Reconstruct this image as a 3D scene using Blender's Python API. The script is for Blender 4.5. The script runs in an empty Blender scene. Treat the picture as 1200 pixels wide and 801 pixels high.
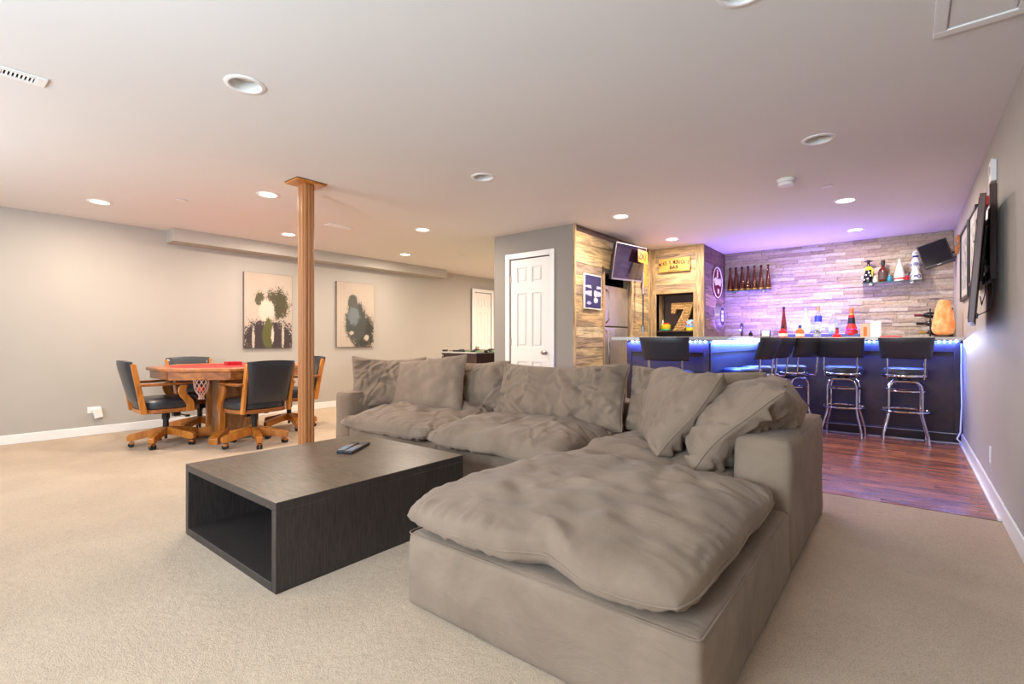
import bpy, bmesh, math, random
import numpy as np
from mathutils import Vector, Matrix, noise
PI = math.pi
C = bpy.context.scene.collection
SC = bpy.context.scene
def R(d): return math.radians(d)

# ------------------------------------------------------------------ camera
cam = bpy.data.cameras.new('camera'); cam.sensor_width = 36; cam.lens = 36*575/1200
cam.shift_y = -1.5/1200; cam.clip_start = .02
co = bpy.data.objects.new('camera', cam); C.objects.link(co)
co.location = (0, 0, 1.07); co.rotation_euler = (R(90), 0, R(38.84))
SC.camera = co
# ------------------------------------------------------------------ world, exposure
SC.view_settings.view_transform = 'Standard'; SC.view_settings.look = 'None'
SC.view_settings.gamma = 1; SC.view_settings.use_curve_mapping = False
SC.view_settings.exposure = 0.12
w = bpy.data.worlds.new('world'); SC.world = w; w.use_nodes = True
w.node_tree.nodes['Background'].inputs[0].default_value = (.62, .78, 1, 1)
w.node_tree.nodes['Background'].inputs[1].default_value = 1.0
CAN_W = 27.0; CAN_COL = (1, .87, .73)
def area(name, loc, rot, sx, sy, power, col, spread=180, parent=None):
    d = bpy.data.lights.new(name, 'AREA'); d.shape = 'RECTANGLE'; d.size = sx; d.size_y = sy
    d.energy = power; d.color = col; d.spread = R(spread)
    o = bpy.data.objects.new(name, d); C.objects.link(o); o.location = loc; o.rotation_euler = rot
    if parent: o.parent = parent
    return o
# daylight through the two windows in the wall behind the camera
area('window_daylight', (-1.3, -1.62, 1.55), (R(98), 0, 0), 1.5, 1.0, 160, (.68, .84, 1))
area('window_daylight', (-4.8, -1.62, 1.55), (R(98), 0, 0), 1.5, 1.0, 80, (.80, .89, 1))
# coloured light strips of the bar
area('bar_strip_light', (-.52, 6.835, 1.05), (R(28), 0, 0), 1.85, .015, 48, (.03, .10, 1))
area('bar_strip_light', (-1.445, 5.9, 1.05), (R(28), 0, R(90)), 1.9, .015, 75, (.03, .10, 1))
area('bar_strip_light', (-1.92, 4.865, 1.05), (R(28), 0, 0), .85, .015, 24, (.03, .08, 1))
area('bar_strip_glow', (-.50, 6.836, 1.058), (R(-86), 0, 0), 1.85, .012, 9, (.22, .36, 1), 120)
area('bar_strip_glow', (-1.452, 5.9, 1.058), (R(-86), 0, R(90)), 1.9, .012, 9, (.22, .36, 1), 120)
area('bar_strip_glow', (-1.92, 4.868, 1.058), (R(-86), 0, 0), .85, .012, 3, (.22, .36, 1), 120)
area('bar_strip_end', (.40, 6.835, 1.06), (R(-90), 0, R(4)), .05, .012, 1.2, (.45, .58, 1), 35)
area('shelf_strip_light', (-.95, 8.05, 1.20), (R(175), 0, 0), 1.0, .05, 9, (.18, .30, 1))
area('counter_strip_light', (-1.45, 7.70, 1.22), (R(160), 0, 0), 1.3, .04, 38, (.28, .16, 1))

# ------------------------------------------------------------------ materials
def lin(c):
    return tuple(((x/255)/12.92 if x/255 <= .04045 else ((x/255+.055)/1.055)**2.4) for x in c)+(1,)
class NM:
    def __init__(s, name, col=(200,200,200), rough=.5, metal=0, **kw):
        s.m = bpy.data.materials.new(name); s.m.use_nodes = True; s.t = s.m.node_tree; s.n = s.t.nodes
        s.b = s.n['Principled BSDF']; s.set('Base Color', lin(col)); s.set('Roughness', rough); s.set('Metallic', metal)
        for k, v in kw.items(): s.set(k.replace('_', ' '), v)
    def set(s, k, v):
        if isinstance(v, bpy.types.NodeSocket): s.t.links.new(v, s.b.inputs[k])
        else: s.b.inputs[k].default_value = v
    def node(s, typ, ins=None, **props):
        n = s.n.new(typ)
        for k, v in props.items(): setattr(n, k, v)
        for k, v in (ins or {}).items():
            if isinstance(v, bpy.types.NodeSocket): s.t.links.new(v, n.inputs[k])
            else: n.inputs[k].default_value = v
        return n
    def obj(s, scale=(1,1,1), rot=(0,0,0)):
        tc = s.node('ShaderNodeTexCoord')
        return s.node('ShaderNodeMapping', {'Vector': tc.outputs['Object'], 'Scale': scale, 'Rotation': rot}).outputs[0]
    def noise(s, vec, scale=5, detail=4, rough=.5, dist=0):
        return s.node('ShaderNodeTexNoise', {'Vector': vec, 'Scale': scale, 'Detail': detail, 'Roughness': rough, 'Distortion': dist}).outputs['Fac']
    def ramp(s, f, stops):
        r = s.node('ShaderNodeValToRGB', {'Fac': f}); e = r.color_ramp.elements
        while len(e) < len(stops): e.new(.5)
        for i, (p, c) in enumerate(stops): e[i].position = p; e[i].color = lin(c) if len(c) == 3 else c
        return r.outputs[0]
    def mix(s, f, a, b, mode='MIX'):
        n = s.node('ShaderNodeMix', data_type='RGBA', blend_type=mode)
        for k, v in ((0, f), (6, a), (7, b)):
            if isinstance(v, bpy.types.NodeSocket): s.t.links.new(v, n.inputs[k])
            else: n.inputs[k].default_value = v if k == 0 else (lin(v) if len(v) == 3 else v)
        return n.outputs[2]
    def math(s, op, a, b=0, c=0):
        n = s.node('ShaderNodeMath', operation=op)
        for k, v in enumerate((a, b, c)):
            if isinstance(v, bpy.types.NodeSocket): s.t.links.new(v, n.inputs[k])
            else: n.inputs[k].default_value = v
        return n.outputs[0]
    def bump(s, h, strength=.3, dist=.01):
        s.set('Normal', s.node('ShaderNodeBump', {'Height': h, 'Strength': strength, 'Distance': dist}).outputs[0])
def wood(name, c1, c2, rough=.4, sc=(1, 1, .08), k=30, bump=.15, vary=0, coat=0):
    m = NM(name, c1, rough); v = m.obj(sc)
    oi = m.node('ShaderNodeObjectInfo')
    off = m.node('ShaderNodeVectorMath', {0: v, 1: m.node('ShaderNodeCombineXYZ', {0: m.math('MULTIPLY', oi.outputs['Random'], 37), 1: m.math('MULTIPLY', oi.outputs['Random'], 91), 2: m.math('MULTIPLY', oi.outputs['Random'], 13)}).outputs[0]}, operation='ADD').outputs[0]
    f = m.noise(off, k, 6, .6, .6)
    g = m.noise(off, k*.2, 3, .5, 1.5)
    h = m.math('ADD', m.math('MULTIPLY', f, .6), m.math('MULTIPLY', g, .4))
    col = m.ramp(h, [(.36, c2), (.62, c1)])
    if vary:
        t = m.math('ADD', m.math('MULTIPLY', oi.outputs['Random'], vary), 1-vary/2)
        col = m.mix(1.0, col, m.node('ShaderNodeCombineColor', {0: t, 1: t, 2: t}).outputs[0], 'MULTIPLY')
    m.set('Base Color', col); m.bump(f, bump, .002)
    if coat: m.set('Coat Weight', coat)
    return m.m
def plain(name, col, rough=.5, metal=0, **kw): return NM(name, col, rough, metal, **kw).m
def emit(name, col, s):
    m = NM(name, col, .5); m.set('Emission Color', lin(col)); m.set('Emission Strength', s); return m.m
def glass(name, col, rough=.05, alpha=1.0):
    m = NM(name, col, rough); m.set('Transmission Weight', alpha); m.set('IOR', 1.45); return m.m

def mk_paint(name, c, var=6):
    m = NM(name, c, .75); v = m.obj(); f = m.noise(v, 220, 3, .6)
    g = m.noise(v, .9, 3); m.set('Base Color', m.ramp(g, [(.3, tuple(x-var for x in c)), (.7, c)])); m.bump(f, .12, .0015); return m.m
M = {}
M['wall'] = mk_paint('greige_wall_paint', (178, 170, 160))
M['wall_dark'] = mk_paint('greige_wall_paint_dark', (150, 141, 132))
M['ceiling'] = mk_paint('white_ceiling_paint', (226, 221, 216), 3)
M['trim'] = plain('white_trim_paint', (236, 233, 228), .35)
M['door'] = plain('white_door_paint', (234, 228, 220), .4)
m = NM('beige_carpet', (200, 180, 158), .95); v = m.obj()
f1 = m.noise(v, 190, 3, .8); f2 = m.noise(v, 1.5, 4, .6, .4); f3 = m.noise(v, 28, 4, .7)
c = m.ramp(f1, [(.36, (128, 96, 66)), (.45, (206, 176, 142)), (.7, (232, 206, 174))])
c = m.mix(m.math('MULTIPLY', m.ramp(f3, [(.35, (255,255,255)), (.5, (0,0,0))]), .22), c, (150, 124, 100))
m.set('Base Color', m.mix(.38, c, m.ramp(f2, [(.35, (186, 156, 124)), (.65, (216, 190, 156))])))
m.bump(m.math('ADD', f1, m.math('MULTIPLY', f3, 1.2)), .9, .012); m.set('Sheen Weight', .25); M['carpet'] = m.m
m = NM('taupe_linen', (140, 128, 114), .92); v = m.obj()
g = m.noise(v, 2.6, 4, .6, .5); wv = m.noise(m.obj((1, 1, 1)), 420, 2, .5); cr = m.noise(m.obj((1, 2.2, 1.6)), 5, 5, .52, .5)
m.set('Base Color', m.ramp(g, [(.3, (118, 98, 80)), (.7, (144, 123, 103))]))
m.bump(m.math('ADD', m.math('MULTIPLY', wv, .12), cr), .55, .022); m.set('Sheen Weight', .08); M['linen'] = m.m
M['seam'] = plain('taupe_seam_thread', (118, 108, 96), .9)
M['espresso'] = wood('espresso_stained_wood', (62, 36, 30), (38, 22, 19), .55, (1, 1, 1), 8, .2)
# coffee table: fine open grain; one wood, warm light painted into the top's colour
m = NM('dark_brown_veneer', (84, 68, 52), .38); v = m.obj((1.2, 14, 14)); f = m.noise(v, 9, 6, .65, .4)
g = m.noise(m.obj(), 3, 4, .6); sp = m.node('ShaderNodeTexVoronoi', {'Vector': m.obj(), 'Scale': 9}).outputs['Distance']
c = m.ramp(f, [(.34, (52, 40, 30)), (.62, (98, 78, 58))])
c = m.mix(m.math('LESS_THAN', sp, .022), c, (150, 140, 128)); m.set('Base Color', c)
m.set('Roughness', m.math('ADD', m.math('MULTIPLY', g, .25), .24)); m.bump(f, .25, .002); M['veneer'] = m.m
m = NM('dark_side_veneer', (54, 50, 50), .42); f = m.noise(m.obj((14, 14, 1.2)), 9, 6, .65, .4)  # same wood in a shaded tone, for sides and edges
sp = m.node('ShaderNodeTexVoronoi', {'Vector': m.obj(), 'Scale': 9}).outputs['Distance']
m.set('Base Color', m.mix(m.math('LESS_THAN', sp, .02), m.ramp(f, [(.34, (38, 33, 32)), (.66, (64, 56, 52))]), (150, 145, 140))); m.bump(f, .25, .002); M['veneer_side'] = m.m
M['oak'] = wood('honey_oak', (206, 130, 50), (158, 88, 28), .32, (1, 1, .12), 26, .1, .1, .3)
M['oak_h'] = wood('honey_oak_rail', (190, 116, 52), (112, 58, 28), .32, (.12, .6, 1), 30, .1, .1, .3)
M['post'] = wood('oak_post_wood', (190, 130, 80), (162, 104, 60), .42, (1, 1, .03), 40, .1)
M['vinyl'] = plain('black_vinyl', (40, 42, 48), .38, 0, Coat_Weight=.2)
M['stoolvinyl'] = plain('charcoal_stool_vinyl', (46, 44, 50), .42)
M['black'] = plain('black_plastic', (22, 22, 24), .4)
M['blackgloss'] = plain('glossy_black', (14, 14, 18), .12)
M['chrome'] = plain('chrome', (225, 222, 218), .12, 1)
M['nickel'] = plain('satin_nickel', (190, 182, 170), .28, 1)
M['brass'] = plain('copper_brass', (200, 140, 90), .3, 1)
M['felt'] = plain('red_felt', (196, 44, 40), .9)
M['red'] = plain('red_plastic', (205, 24, 30), .3)
M['white'] = plain('white_plastic', (232, 228, 222), .4)
M['cord'] = plain('ivory_net_cord', (205, 160, 140), .8)
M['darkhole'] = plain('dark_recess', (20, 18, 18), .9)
M['baffle'] = plain('white_baffle', (215, 212, 206), .5)
M['lens_off'] = plain('frosted_lens', (225, 215, 205), .4)
M['lens_on'] = emit('lit_lens', (255, 244, 225), 14)
m = NM('brushed_steel', (176, 168, 158), .3, 1); f = m.noise(m.obj((30, 30, .4)), 12, 3); m.set('Roughness', m.math('ADD', m.math('MULTIPLY', f, .2), .2)); m.set('Metallic', .75); m.set('Base Color', lin((205, 196, 186))); M['steel'] = m.m
m = NM('screen_glass', (52, 44, 58), .08); M['screen'] = m.m
M['tvbody'] = plain('tv_body', (30, 28, 32), .35)
M['silver'] = plain('silver_bezel', (170, 165, 165), .35, .7)
M['bartop'] = plain('light_laminate_bar_top', (176, 168, 162), .22)
M['led'] = emit('blue_led', (60, 110, 255), 12)
M['led_dot'] = emit('led_dot', (190, 212, 255), 45)
M['led_violet'] = emit('violet_led', (120, 110, 255), 5)
# reclaimed planks, colour per plank
def plankmat(name, stops, ax):
    m = NM(name, stops[0], .7); oi = m.node('ShaderNodeObjectInfo').outputs['Random']
    sc = {'y': (6, .9, 9), 'x': (.9, 6, 9), 'z': (9, 9, .9)}[ax]
    off = m.node('ShaderNodeVectorMath', {0: m.obj(sc), 1: m.node('ShaderNodeCombineXYZ', {0: m.math('MULTIPLY', oi, 137), 1: m.math('MULTIPLY', oi, 71), 2: m.math('MULTIPLY', oi, 53)}).outputs[0]}, operation='ADD').outputs[0]
    f = m.noise(off, 3.2, 8, .68, 1.1); g = m.noise(off, 1.1, 3, .6, 1.8)
    n = len(stops); base = m.node('ShaderNodeValToRGB', {'Fac': oi}); base.color_ramp.interpolation = 'CONSTANT'
    e = base.color_ramp.elements
    while len(e) < n: e.new(.5)
    for i, c in enumerate(stops): e[i].position = i/n; e[i].color = lin(c)
    dk = m.ramp(f, [(.32, (96, 78, 66)), (.55, (255, 255, 255))])
    c = m.mix(.85, base.outputs[0], dk, 'MULTIPLY')
    c = m.mix(m.math('MULTIPLY', m.ramp(g, [(.50, (0,0,0)), (.64, (255,255,255))]), .7), c, (118, 100, 86))
    m.set('Base Color', c); m.bump(f, .4, .004); return m.m
PL = [(212, 182, 132), (198, 166, 118), (220, 194, 148), (176, 150, 118), (206, 172, 124), (190, 162, 128), (214, 186, 138), (168, 146, 124), (224, 200, 158)]
M['plank_y'] = plankmat('reclaimed_plank_along_y', PL, 'y'); M['plank_x'] = plankmat('reclaimed_plank_along_x', PL, 'x')
M['plank_z'] = plankmat('reclaimed_plank_upright', [(196, 164, 118), (184, 152, 110), (204, 172, 122)], 'z')
M['plank_p'] = plankmat('reclaimed_plank_weathered', [(172, 140, 132), (150, 124, 120), (186, 152, 138), (136, 112, 112)], 'y')
M['plank_red'] = plankmat('old_barn_board', [(120, 88, 76), (110, 84, 74)], 'y')
m = NM('walnut_laminate', (120, 62, 40), .22); oi = m.node('ShaderNodeObjectInfo').outputs['Random']
off = m.node('ShaderNodeVectorMath', {0: m.obj((1.1, 11, 1)), 1: m.node('ShaderNodeCombineXYZ', {0: m.math('MULTIPLY', oi, 137), 1: m.math('MULTIPLY', oi, 71), 2: oi}).outputs[0]}, operation='ADD').outputs[0]
f = m.noise(off, 3, 7, .66, .8); c = m.ramp(f, [(.3, (84, 46, 32)), (.5, (158, 94, 60)), (.7, (206, 138, 92))])
t = m.math('ADD', m.math('MULTIPLY', oi, .4), .75); m.set('Base Color', m.mix(1, c, m.node('ShaderNodeCombineColor', {0: t, 1: t, 2: t}).outputs[0], 'MULTIPLY')); m.bump(f, .08, .001); M['floorwood'] = m.m
def stonemat(name, stops):
    m = NM(name, stops[0], .85); oi = m.node('ShaderNodeObjectInfo').outputs['Random']; v = m.obj()
    base = m.node('ShaderNodeValToRGB', {'Fac': oi}); base.color_ramp.interpolation = 'CONSTANT'; e = base.color_ramp.elements; n = len(stops)
    while len(e) < n: e.new(.5)
    for i, c in enumerate(stops): e[i].position = i/n; e[i].color = lin(c)
    f = m.noise(v, 34, 6, .65, .6); c = m.mix(.5, base.outputs[0], m.ramp(f, [(.3, (130, 112, 100)), (.65, (255, 252, 246))]), 'MULTIPLY')
    m.set('Base Color', c); m.bump(f, .7, .012); return m.m
M['stone'] = stonemat('split_face_travertine', [(196, 182, 166), (184, 166, 150), (206, 194, 178), (172, 154, 142), (192, 174, 156), (208, 198, 186), (182, 168, 158), (198, 182, 162)])
M['grout'] = plain('stone_backing', (110, 98, 90), .95)
M['shelfglass'] = glass('green_tinted_glass', (170, 225, 215), .02, .9)
M['amber'] = NM('amber_bottle_glass', (120, 50, 18), .08, Transmission_Weight=.6).m
M['darkglass'] = NM('dark_bottle_glass', (26, 20, 22), .1).m
M['clearglass'] = glass('clear_bottle_glass', (225, 232, 240), .04, .85)
M['frost'] = NM('frosted_bottle_glass', (205, 215, 235), .35, Transmission_Weight=.4).m
M['blueglass'] = NM('blue_bottle', (30, 60, 160), .2).m
M['goldfoil'] = plain('gold_foil', (205, 170, 90), .3, .8)
M['label'] = plain('cream_label', (232, 224, 210), .6)
M['orange'] = plain('orange_label', (226, 110, 40), .6)
M['kraft'] = plain('tan_card', (206, 170, 140), .7)
M['yellow'] = plain('yellow_paint', (226, 200, 40), .5)
M['green'] = plain('green_paint', (70, 160, 90), .5)
M['skyblue'] = plain('pale_blue_paint', (140, 180, 220), .5)
M['ceramic'] = plain('white_ceramic', (236, 234, 232), .2)
M['cobalt'] = plain('cobalt_paint', (40, 56, 130), .25)
M['maroon'] = plain('maroon_enamel', (104, 22, 34), .4)
m = NM('salt_crystal', (226, 120, 50), .5); f = m.noise(m.obj(), 12, 5, .6); c = m.ramp(f, [(.3, (222, 116, 48)), (.68, (246, 176, 116))]); m.set('Base Color', c)
m.set('Emission Color', c); m.set('Emission Strength', .4); m.bump(f, .5, .02); M['salt'] = m.m
m = NM('wine_cork_mosaic', (190, 150, 96), .8); br = m.node('ShaderNodeTexBrick', {'Vector': m.obj((1,1,1), (R(90),0,0)), 'Scale': 22, 'Color1': lin((236,196,130)), 'Color2': lin((206,158,96)), 'Mortar': lin((130,90,54)), 'Mortar Size': .03}); m.set('Base Color', br.outputs[0]); M['cork'] = m.m

# canvas prints: loose dark ink splatter fields on a pale ground
def canvas_mat(name, blobs, ground=(184, 168, 152)):
    m = NM(name, ground, .85); tc = m.node('ShaderNodeTexCoord').outputs['Object']; sp = m.node('ShaderNodeSeparateXYZ', {0: tc})
    y, z = sp.outputs[1], sp.outputs[2]
    n1 = m.noise(tc, 16, 6, .75); n2 = m.noise(tc, 55, 4, .7); col = m.ramp(m.noise(tc, 2, 2), [(.3, tuple(x-8 for x in ground)), (.7, ground)])
    spk = m.node('ShaderNodeTexVoronoi', {'Vector': tc, 'Scale': 42}).outputs['Distance']
    for (cy, cz, ry, rz, c, thr) in blobs:
        dy = m.math('DIVIDE', m.math('SUBTRACT', y, cy), ry); dz = m.math('DIVIDE', m.math('SUBTRACT', z, cz), rz)
        d = m.math('SQRT', m.math('ADD', m.math('MULTIPLY', dy, dy), m.math('MULTIPLY', dz, dz)))
        q = m.math('ADD', m.math('ADD', d, m.math('MULTIPLY', m.math('SUBTRACT', n1, .5), thr)), m.math('MULTIPLY', m.math('SUBTRACT', n2, .5), thr))
        mk = m.math('LESS_THAN', q, 1)
        far = m.math('MULTIPLY', m.math('LESS_THAN', m.math('ADD', m.math('MULTIPLY', d, .5), m.math('MULTIPLY', spk, 1.6)), .92), m.math('LESS_THAN', spk, .25)) if thr > .9 else 0
        if thr > .9: mk = m.math('MAXIMUM', mk, far)
        col = m.mix(mk, col, c)
    m.set('Base Color', col); return m.m
M['canvas_a'] = canvas_mat('ink_splatter_print_a', [(.0, -.42, .40, .28, (62, 50, 50), 1.5), (.12, .10, .17, .20, (74, 68, 46), 1.9), (-.13, .16, .07, .10, (84, 78, 54), 1.8), (-.03, .0, .11, .16, (200, 186, 168), 1.3), (-.01, -.33, .08, .22, (88, 86, 44), 1.1), (.05, -.36, .02, .12, (200, 186, 172), 1.6), (-.22,-.42,.02,.18,(184,168,152),1.8), (.20,-.38,.02,.18,(184,168,152),1.8)])
M['canvas_b'] = canvas_mat('ink_splatter_print_b', [(.14, -.30, .22, .30, (58, 56, 46), 1.6), (.0, -.12, .20, .34, (72, 72, 66), 1.1), (-.06, .18, .09, .16, (84, 84, 76), .8), (-.04, -.02, .11, .14, (108, 114, 116), 1.8), (-.08, -.30, .04, .03, (184, 168, 152), 1.6), (.20, -.38, .05, .05, (184, 168, 152), 2.2)])
M['print_c'] = canvas_mat('indigo_print', [(.02, -.02, .22, .035, (186, 180, 214), .25), (.02, .06, .22, .02, (186, 180, 214), .2), (.02, .09, .07, .10, (44, 38, 84), .4), (.02, -.02, .06, .09, (40, 34, 76), .4), (.05, -.02, .035, .045, (206, 200, 228), .4), (.06, -.10, .05, .035, (206, 200, 228), .9), (-.1, -.14, .05, .02, (170, 164, 206), 1.0)], (50, 42, 94))

# ------------------------------------------------------------------ mesh helpers
class MB:
    def __init__(s): s.v = []; s.f = []; s.m = []; s.T = Matrix(); s.mi = 0
    def add(s, vs, fs):
        b = len(s.v); s.v += [tuple(s.T @ Vector(p)) for p in vs]; s.f += [tuple(i+b for i in f) for f in fs]; s.m += [s.mi]*len(fs); return s
    def box(s, x0, x1, y0, y1, z0, z1):
        return s.add([(x0,y0,z0),(x1,y0,z0),(x1,y1,z0),(x0,y1,z0),(x0,y0,z1),(x1,y0,z1),(x1,y1,z1),(x0,y1,z1)],
                     [(0,3,2,1),(4,5,6,7),(0,1,5,4),(1,2,6,5),(2,3,7,6),(3,0,4,7)])
    def prism(s, pts, a, b, ax='z'):
        n = len(pts); f = {'z': lambda p, t: (p[0], p[1], t), 'x': lambda p, t: (t, p[0], p[1]), 'y': lambda p, t: (p[0], t, p[1])}[ax]
        return s.add([f(p, a) for p in pts]+[f(p, b) for p in pts], [tuple(range(n))[::-1], tuple(range(n, 2*n))]+[(i, (i+1) % n, n+(i+1) % n, n+i) for i in range(n)])
    def lathe(s, prof, n=20, c=(0,0,0), sc=(1,1)):
        vs = []; fs = []; k = len(prof)
        for (r, z) in prof:
            for i in range(n):
                t = 2*PI*i/n; vs.append((c[0]+max(r, 1e-4)*sc[0]*math.cos(t), c[1]+max(r, 1e-4)*sc[1]*math.sin(t), c[2]+z))
        for j in range(k-1):
            for i in range(n): fs.append((j*n+i, j*n+(i+1) % n, (j+1)*n+(i+1) % n, (j+1)*n+i))
        fs.append(tuple(range(n))[::-1]); fs.append(tuple((k-1)*n+i for i in range(n)))
        return s.add(vs, fs)
    def cyl(s, p, q, r, n=14, r2=None): return s.tube([p, q], r, n, rr=[r, r if r2 is None else r2])
    def tube(s, path, r, n=8, closed=False, rr=None, sx=1):
        P = [Vector(p) for p in path]; k = len(P); vs = []; fs = []; up = None
        for j in range(k):
            a = P[(j-1) % k] if (closed or j) else P[0]; b = P[(j+1) % k] if (closed or j < k-1) else P[-1]
            t = (b-a).normalized()
            if up is None: up = Vector((0,0,1)) if abs(t.z) < .9 else Vector((1,0,0))
            u = t.cross(up); u = u.normalized() if u.length > 1e-5 else t.orthogonal().normalized(); w_ = u.cross(t).normalized(); up = w_
            q = rr[j] if rr else r
            for i in range(n):
                A = 2*PI*i/n; vs.append(tuple(P[j]+u*q*sx*math.cos(A)+w_*q*math.sin(A)))
        for j in range(k if closed else k-1):
            for i in range(n): fs.append((j*n+i, j*n+(i+1) % n, ((j+1) % k)*n+(i+1) % n, ((j+1) % k)*n+i))
        if not closed: fs.append(tuple(range(n))[::-1]); fs.append(tuple((k-1)*n+i for i in range(n)))
        return s.add(vs, fs)
    def torus(s, c, R_, r, n=40, k=8, ax='z', sc=(1,1)):
        pt = {'z': lambda a, b: (c[0]+a, c[1]+b, c[2]), 'x': lambda a, b: (c[0], c[1]+a, c[2]+b), 'y': lambda a, b: (c[0]+a, c[1], c[2]+b)}[ax]
        return s.tube([pt(R_*sc[0]*math.cos(2*PI*i/n), R_*sc[1]*math.sin(2*PI*i/n)) for i in range(n)], r, k, closed=True)
    def build(s, name, mats, parent=None, bevel=0, sharp=35, seg=2):
        me = bpy.data.meshes.new(name); me.from_pydata(s.v, [], s.f)
        for m_ in (mats if isinstance(mats, (list, tuple)) else [mats]): me.materials.append(m_)
        for p, i in zip(me.polygons, s.m): p.material_index = i; p.use_smooth = True
        bm = bmesh.new(); bm.from_mesh(me); bmesh.ops.recalc_face_normals(bm, faces=bm.faces); bm.to_mesh(me); bm.free()
        me.set_sharp_from_angle(angle=R(sharp))
        o = bpy.data.objects.new(name, me); C.objects.link(o)
        if parent: o.parent = parent
        if bevel:
            b = o.modifiers.new('bevel', 'BEVEL'); b.width = bevel; b.segments = seg; b.limit_method = 'ANGLE'; b.angle_limit = R(40); b.harden_normals = False
        return o
def Tr(loc=(0,0,0), rz=0, rx=0, ry=0): return Matrix.Translation(loc) @ Matrix.Rotation(rz, 4, 'Z') @ Matrix.Rotation(ry, 4, 'Y') @ Matrix.Rotation(rx, 4, 'X')
def bx(name, b, mat, parent=None, bevel=0):
    # object origin at the centre so that repeated pieces vary in their own space
    c = Vector(((b[0]+b[1])/2, (b[2]+b[3])/2, (b[4]+b[5])/2)); o = MB().box(b[0]-c.x, b[1]-c.x, b[2]-c.y, b[3]-c.y, b[4]-c.z, b[5]-c.z).build(name, mat, parent, bevel); o.location = c; return o
def thing(name, label, cat, loc=(0,0,0), rz=0, group=None):
    o = bpy.data.objects.new(name, None); C.objects.link(o); o.location = loc; o.rotation_euler = (0, 0, rz); o.empty_display_size = .1
    return tag(o, label, cat, group)
def tag(o, label, cat, group=None):
    o['label'] = label; o['category'] = cat
    if group: o['group'] = group
    return o
def struct(o): o['kind'] = 'structure'; return o
def sbx(name, b, mat, bevel=0): return struct(bx(name, b, mat, None, bevel))
def dup(o, parent=None):
    c = o.copy(); C.objects.link(c)
    if parent: c.parent = parent
    for ch in [x for x in bpy.data.objects if x.parent == o]: dup(ch, c)
    return c
def place(o, loc, rz, label): o.location = loc; o.rotation_euler = (0, 0, rz); o['label'] = label; return o
def text(s, size, mat, name, parent, M4, depth=.002, sx=1, bold=.0):
    cu = bpy.data.curves.new(name, 'FONT'); cu.body = s; cu.size = size; cu.extrude = depth; cu.align_x = 'CENTER'; cu.align_y = 'CENTER'; cu.offset = bold
    t = bpy.data.objects.new(name, cu); C.objects.link(t); dg = bpy.context.evaluated_depsgraph_get()
    me = bpy.data.meshes.new_from_object(t.evaluated_get(dg)); bpy.data.objects.remove(t); me.transform(M4 @ Matrix.Diagonal((sx, 1, 1, 1)))
    me.materials.clear(); me.materials.append(mat); o = bpy.data.objects.new(name, me); C.objects.link(o); o.parent = parent; return o
rnd = random.Random(7)

# ------------------------------------------------------------------ structure
H = 2.44; XL = -7.2; XR = .45; YB = 8.22; YF = -1.7; XP = -3.03; XC = -4.26; YC = 4.92; YN = 7.12; XS = -2.25
LIT = [(-6.21, 1.22), (-4.67, 2.15), (-6.21, 3.12), (-4.66, 4.03), (-6.21, 5.01), (-2.46, 4.97), (-2.47, 6.51), (-.47, 5.78), (-.50, 7.38), (-5.0, 7.7)]
OFF = [(-2.76, 1.15), (-2.77, 3.05), (-.47, 3.91), (-.50, 2.06)]
bm = bmesh.new()
def loop(pts):
    vs = [bm.verts.new((x, y, H)) for x, y in pts]
    for i in range(len(vs)): bm.edges.new((vs[i], vs[(i+1) % len(vs)]))
loop([(XL-.1, YF-.1), (XR+.1, YF-.1), (XR+.1, 9.3), (XL-.1, 9.3)])
for x, y in LIT+OFF: loop([(x+.078*math.cos(2*PI*i/24), y+.078*math.sin(2*PI*i/24)) for i in range(24)])
bmesh.ops.triangle_fill(bm, use_beauty=True, use_dissolve=False, edges=bm.edges[:])
for f in bm.faces:
    if f.normal.z > 0: f.normal_flip()
me = bpy.data.meshes.new('ceiling'); bm.to_mesh(me); bm.free(); me.materials.append(M['ceiling'])
o = bpy.data.objects.new('ceiling', me); C.objects.link(o); struct(o)
sbx('ceiling_deck', (XL-.1, XR+.1, YF-.1, 9.3, H+.12, H+.2), M['ceiling'])
sbx('floor_carpet', (XL-.1, XR+.1, YF-.1, 9.3, -.12, -.012), M['carpet']).name = 'floor_slab'
def carpet(name, x0, x1, y0, y1): return sbx(name, (x0, x1, y0, y1, -.012, 0), M['carpet'])
carpet('floor', XL, XR, YF, 4.07); carpet('floor', XL, XP, 4.07, 9.2)
sbx('wall_left', (XL-.1, XL, YF-.1, 9.3, 0, H+.1), M['wall'])
sbx('wall_right', (XR, XR+.1, YF-.1, YB+.1, 0, H+.1), M['wall'])
sbx('wall_far', (XL, XC, 9.2, 9.3, 0, H+.1), M['wall'])
sbx('wall_stone_side', (XS-.1, XR, YB, YB+.1, 0, H+.1), M['grout'])
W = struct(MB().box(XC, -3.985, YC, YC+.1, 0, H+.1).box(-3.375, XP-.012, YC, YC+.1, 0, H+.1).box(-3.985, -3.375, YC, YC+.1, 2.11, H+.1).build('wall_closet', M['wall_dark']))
sbx('wall_closet_side', (XC, XC+.1, YC+.1, 9.2, 0, H+.1), M['wall_dark'])
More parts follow.
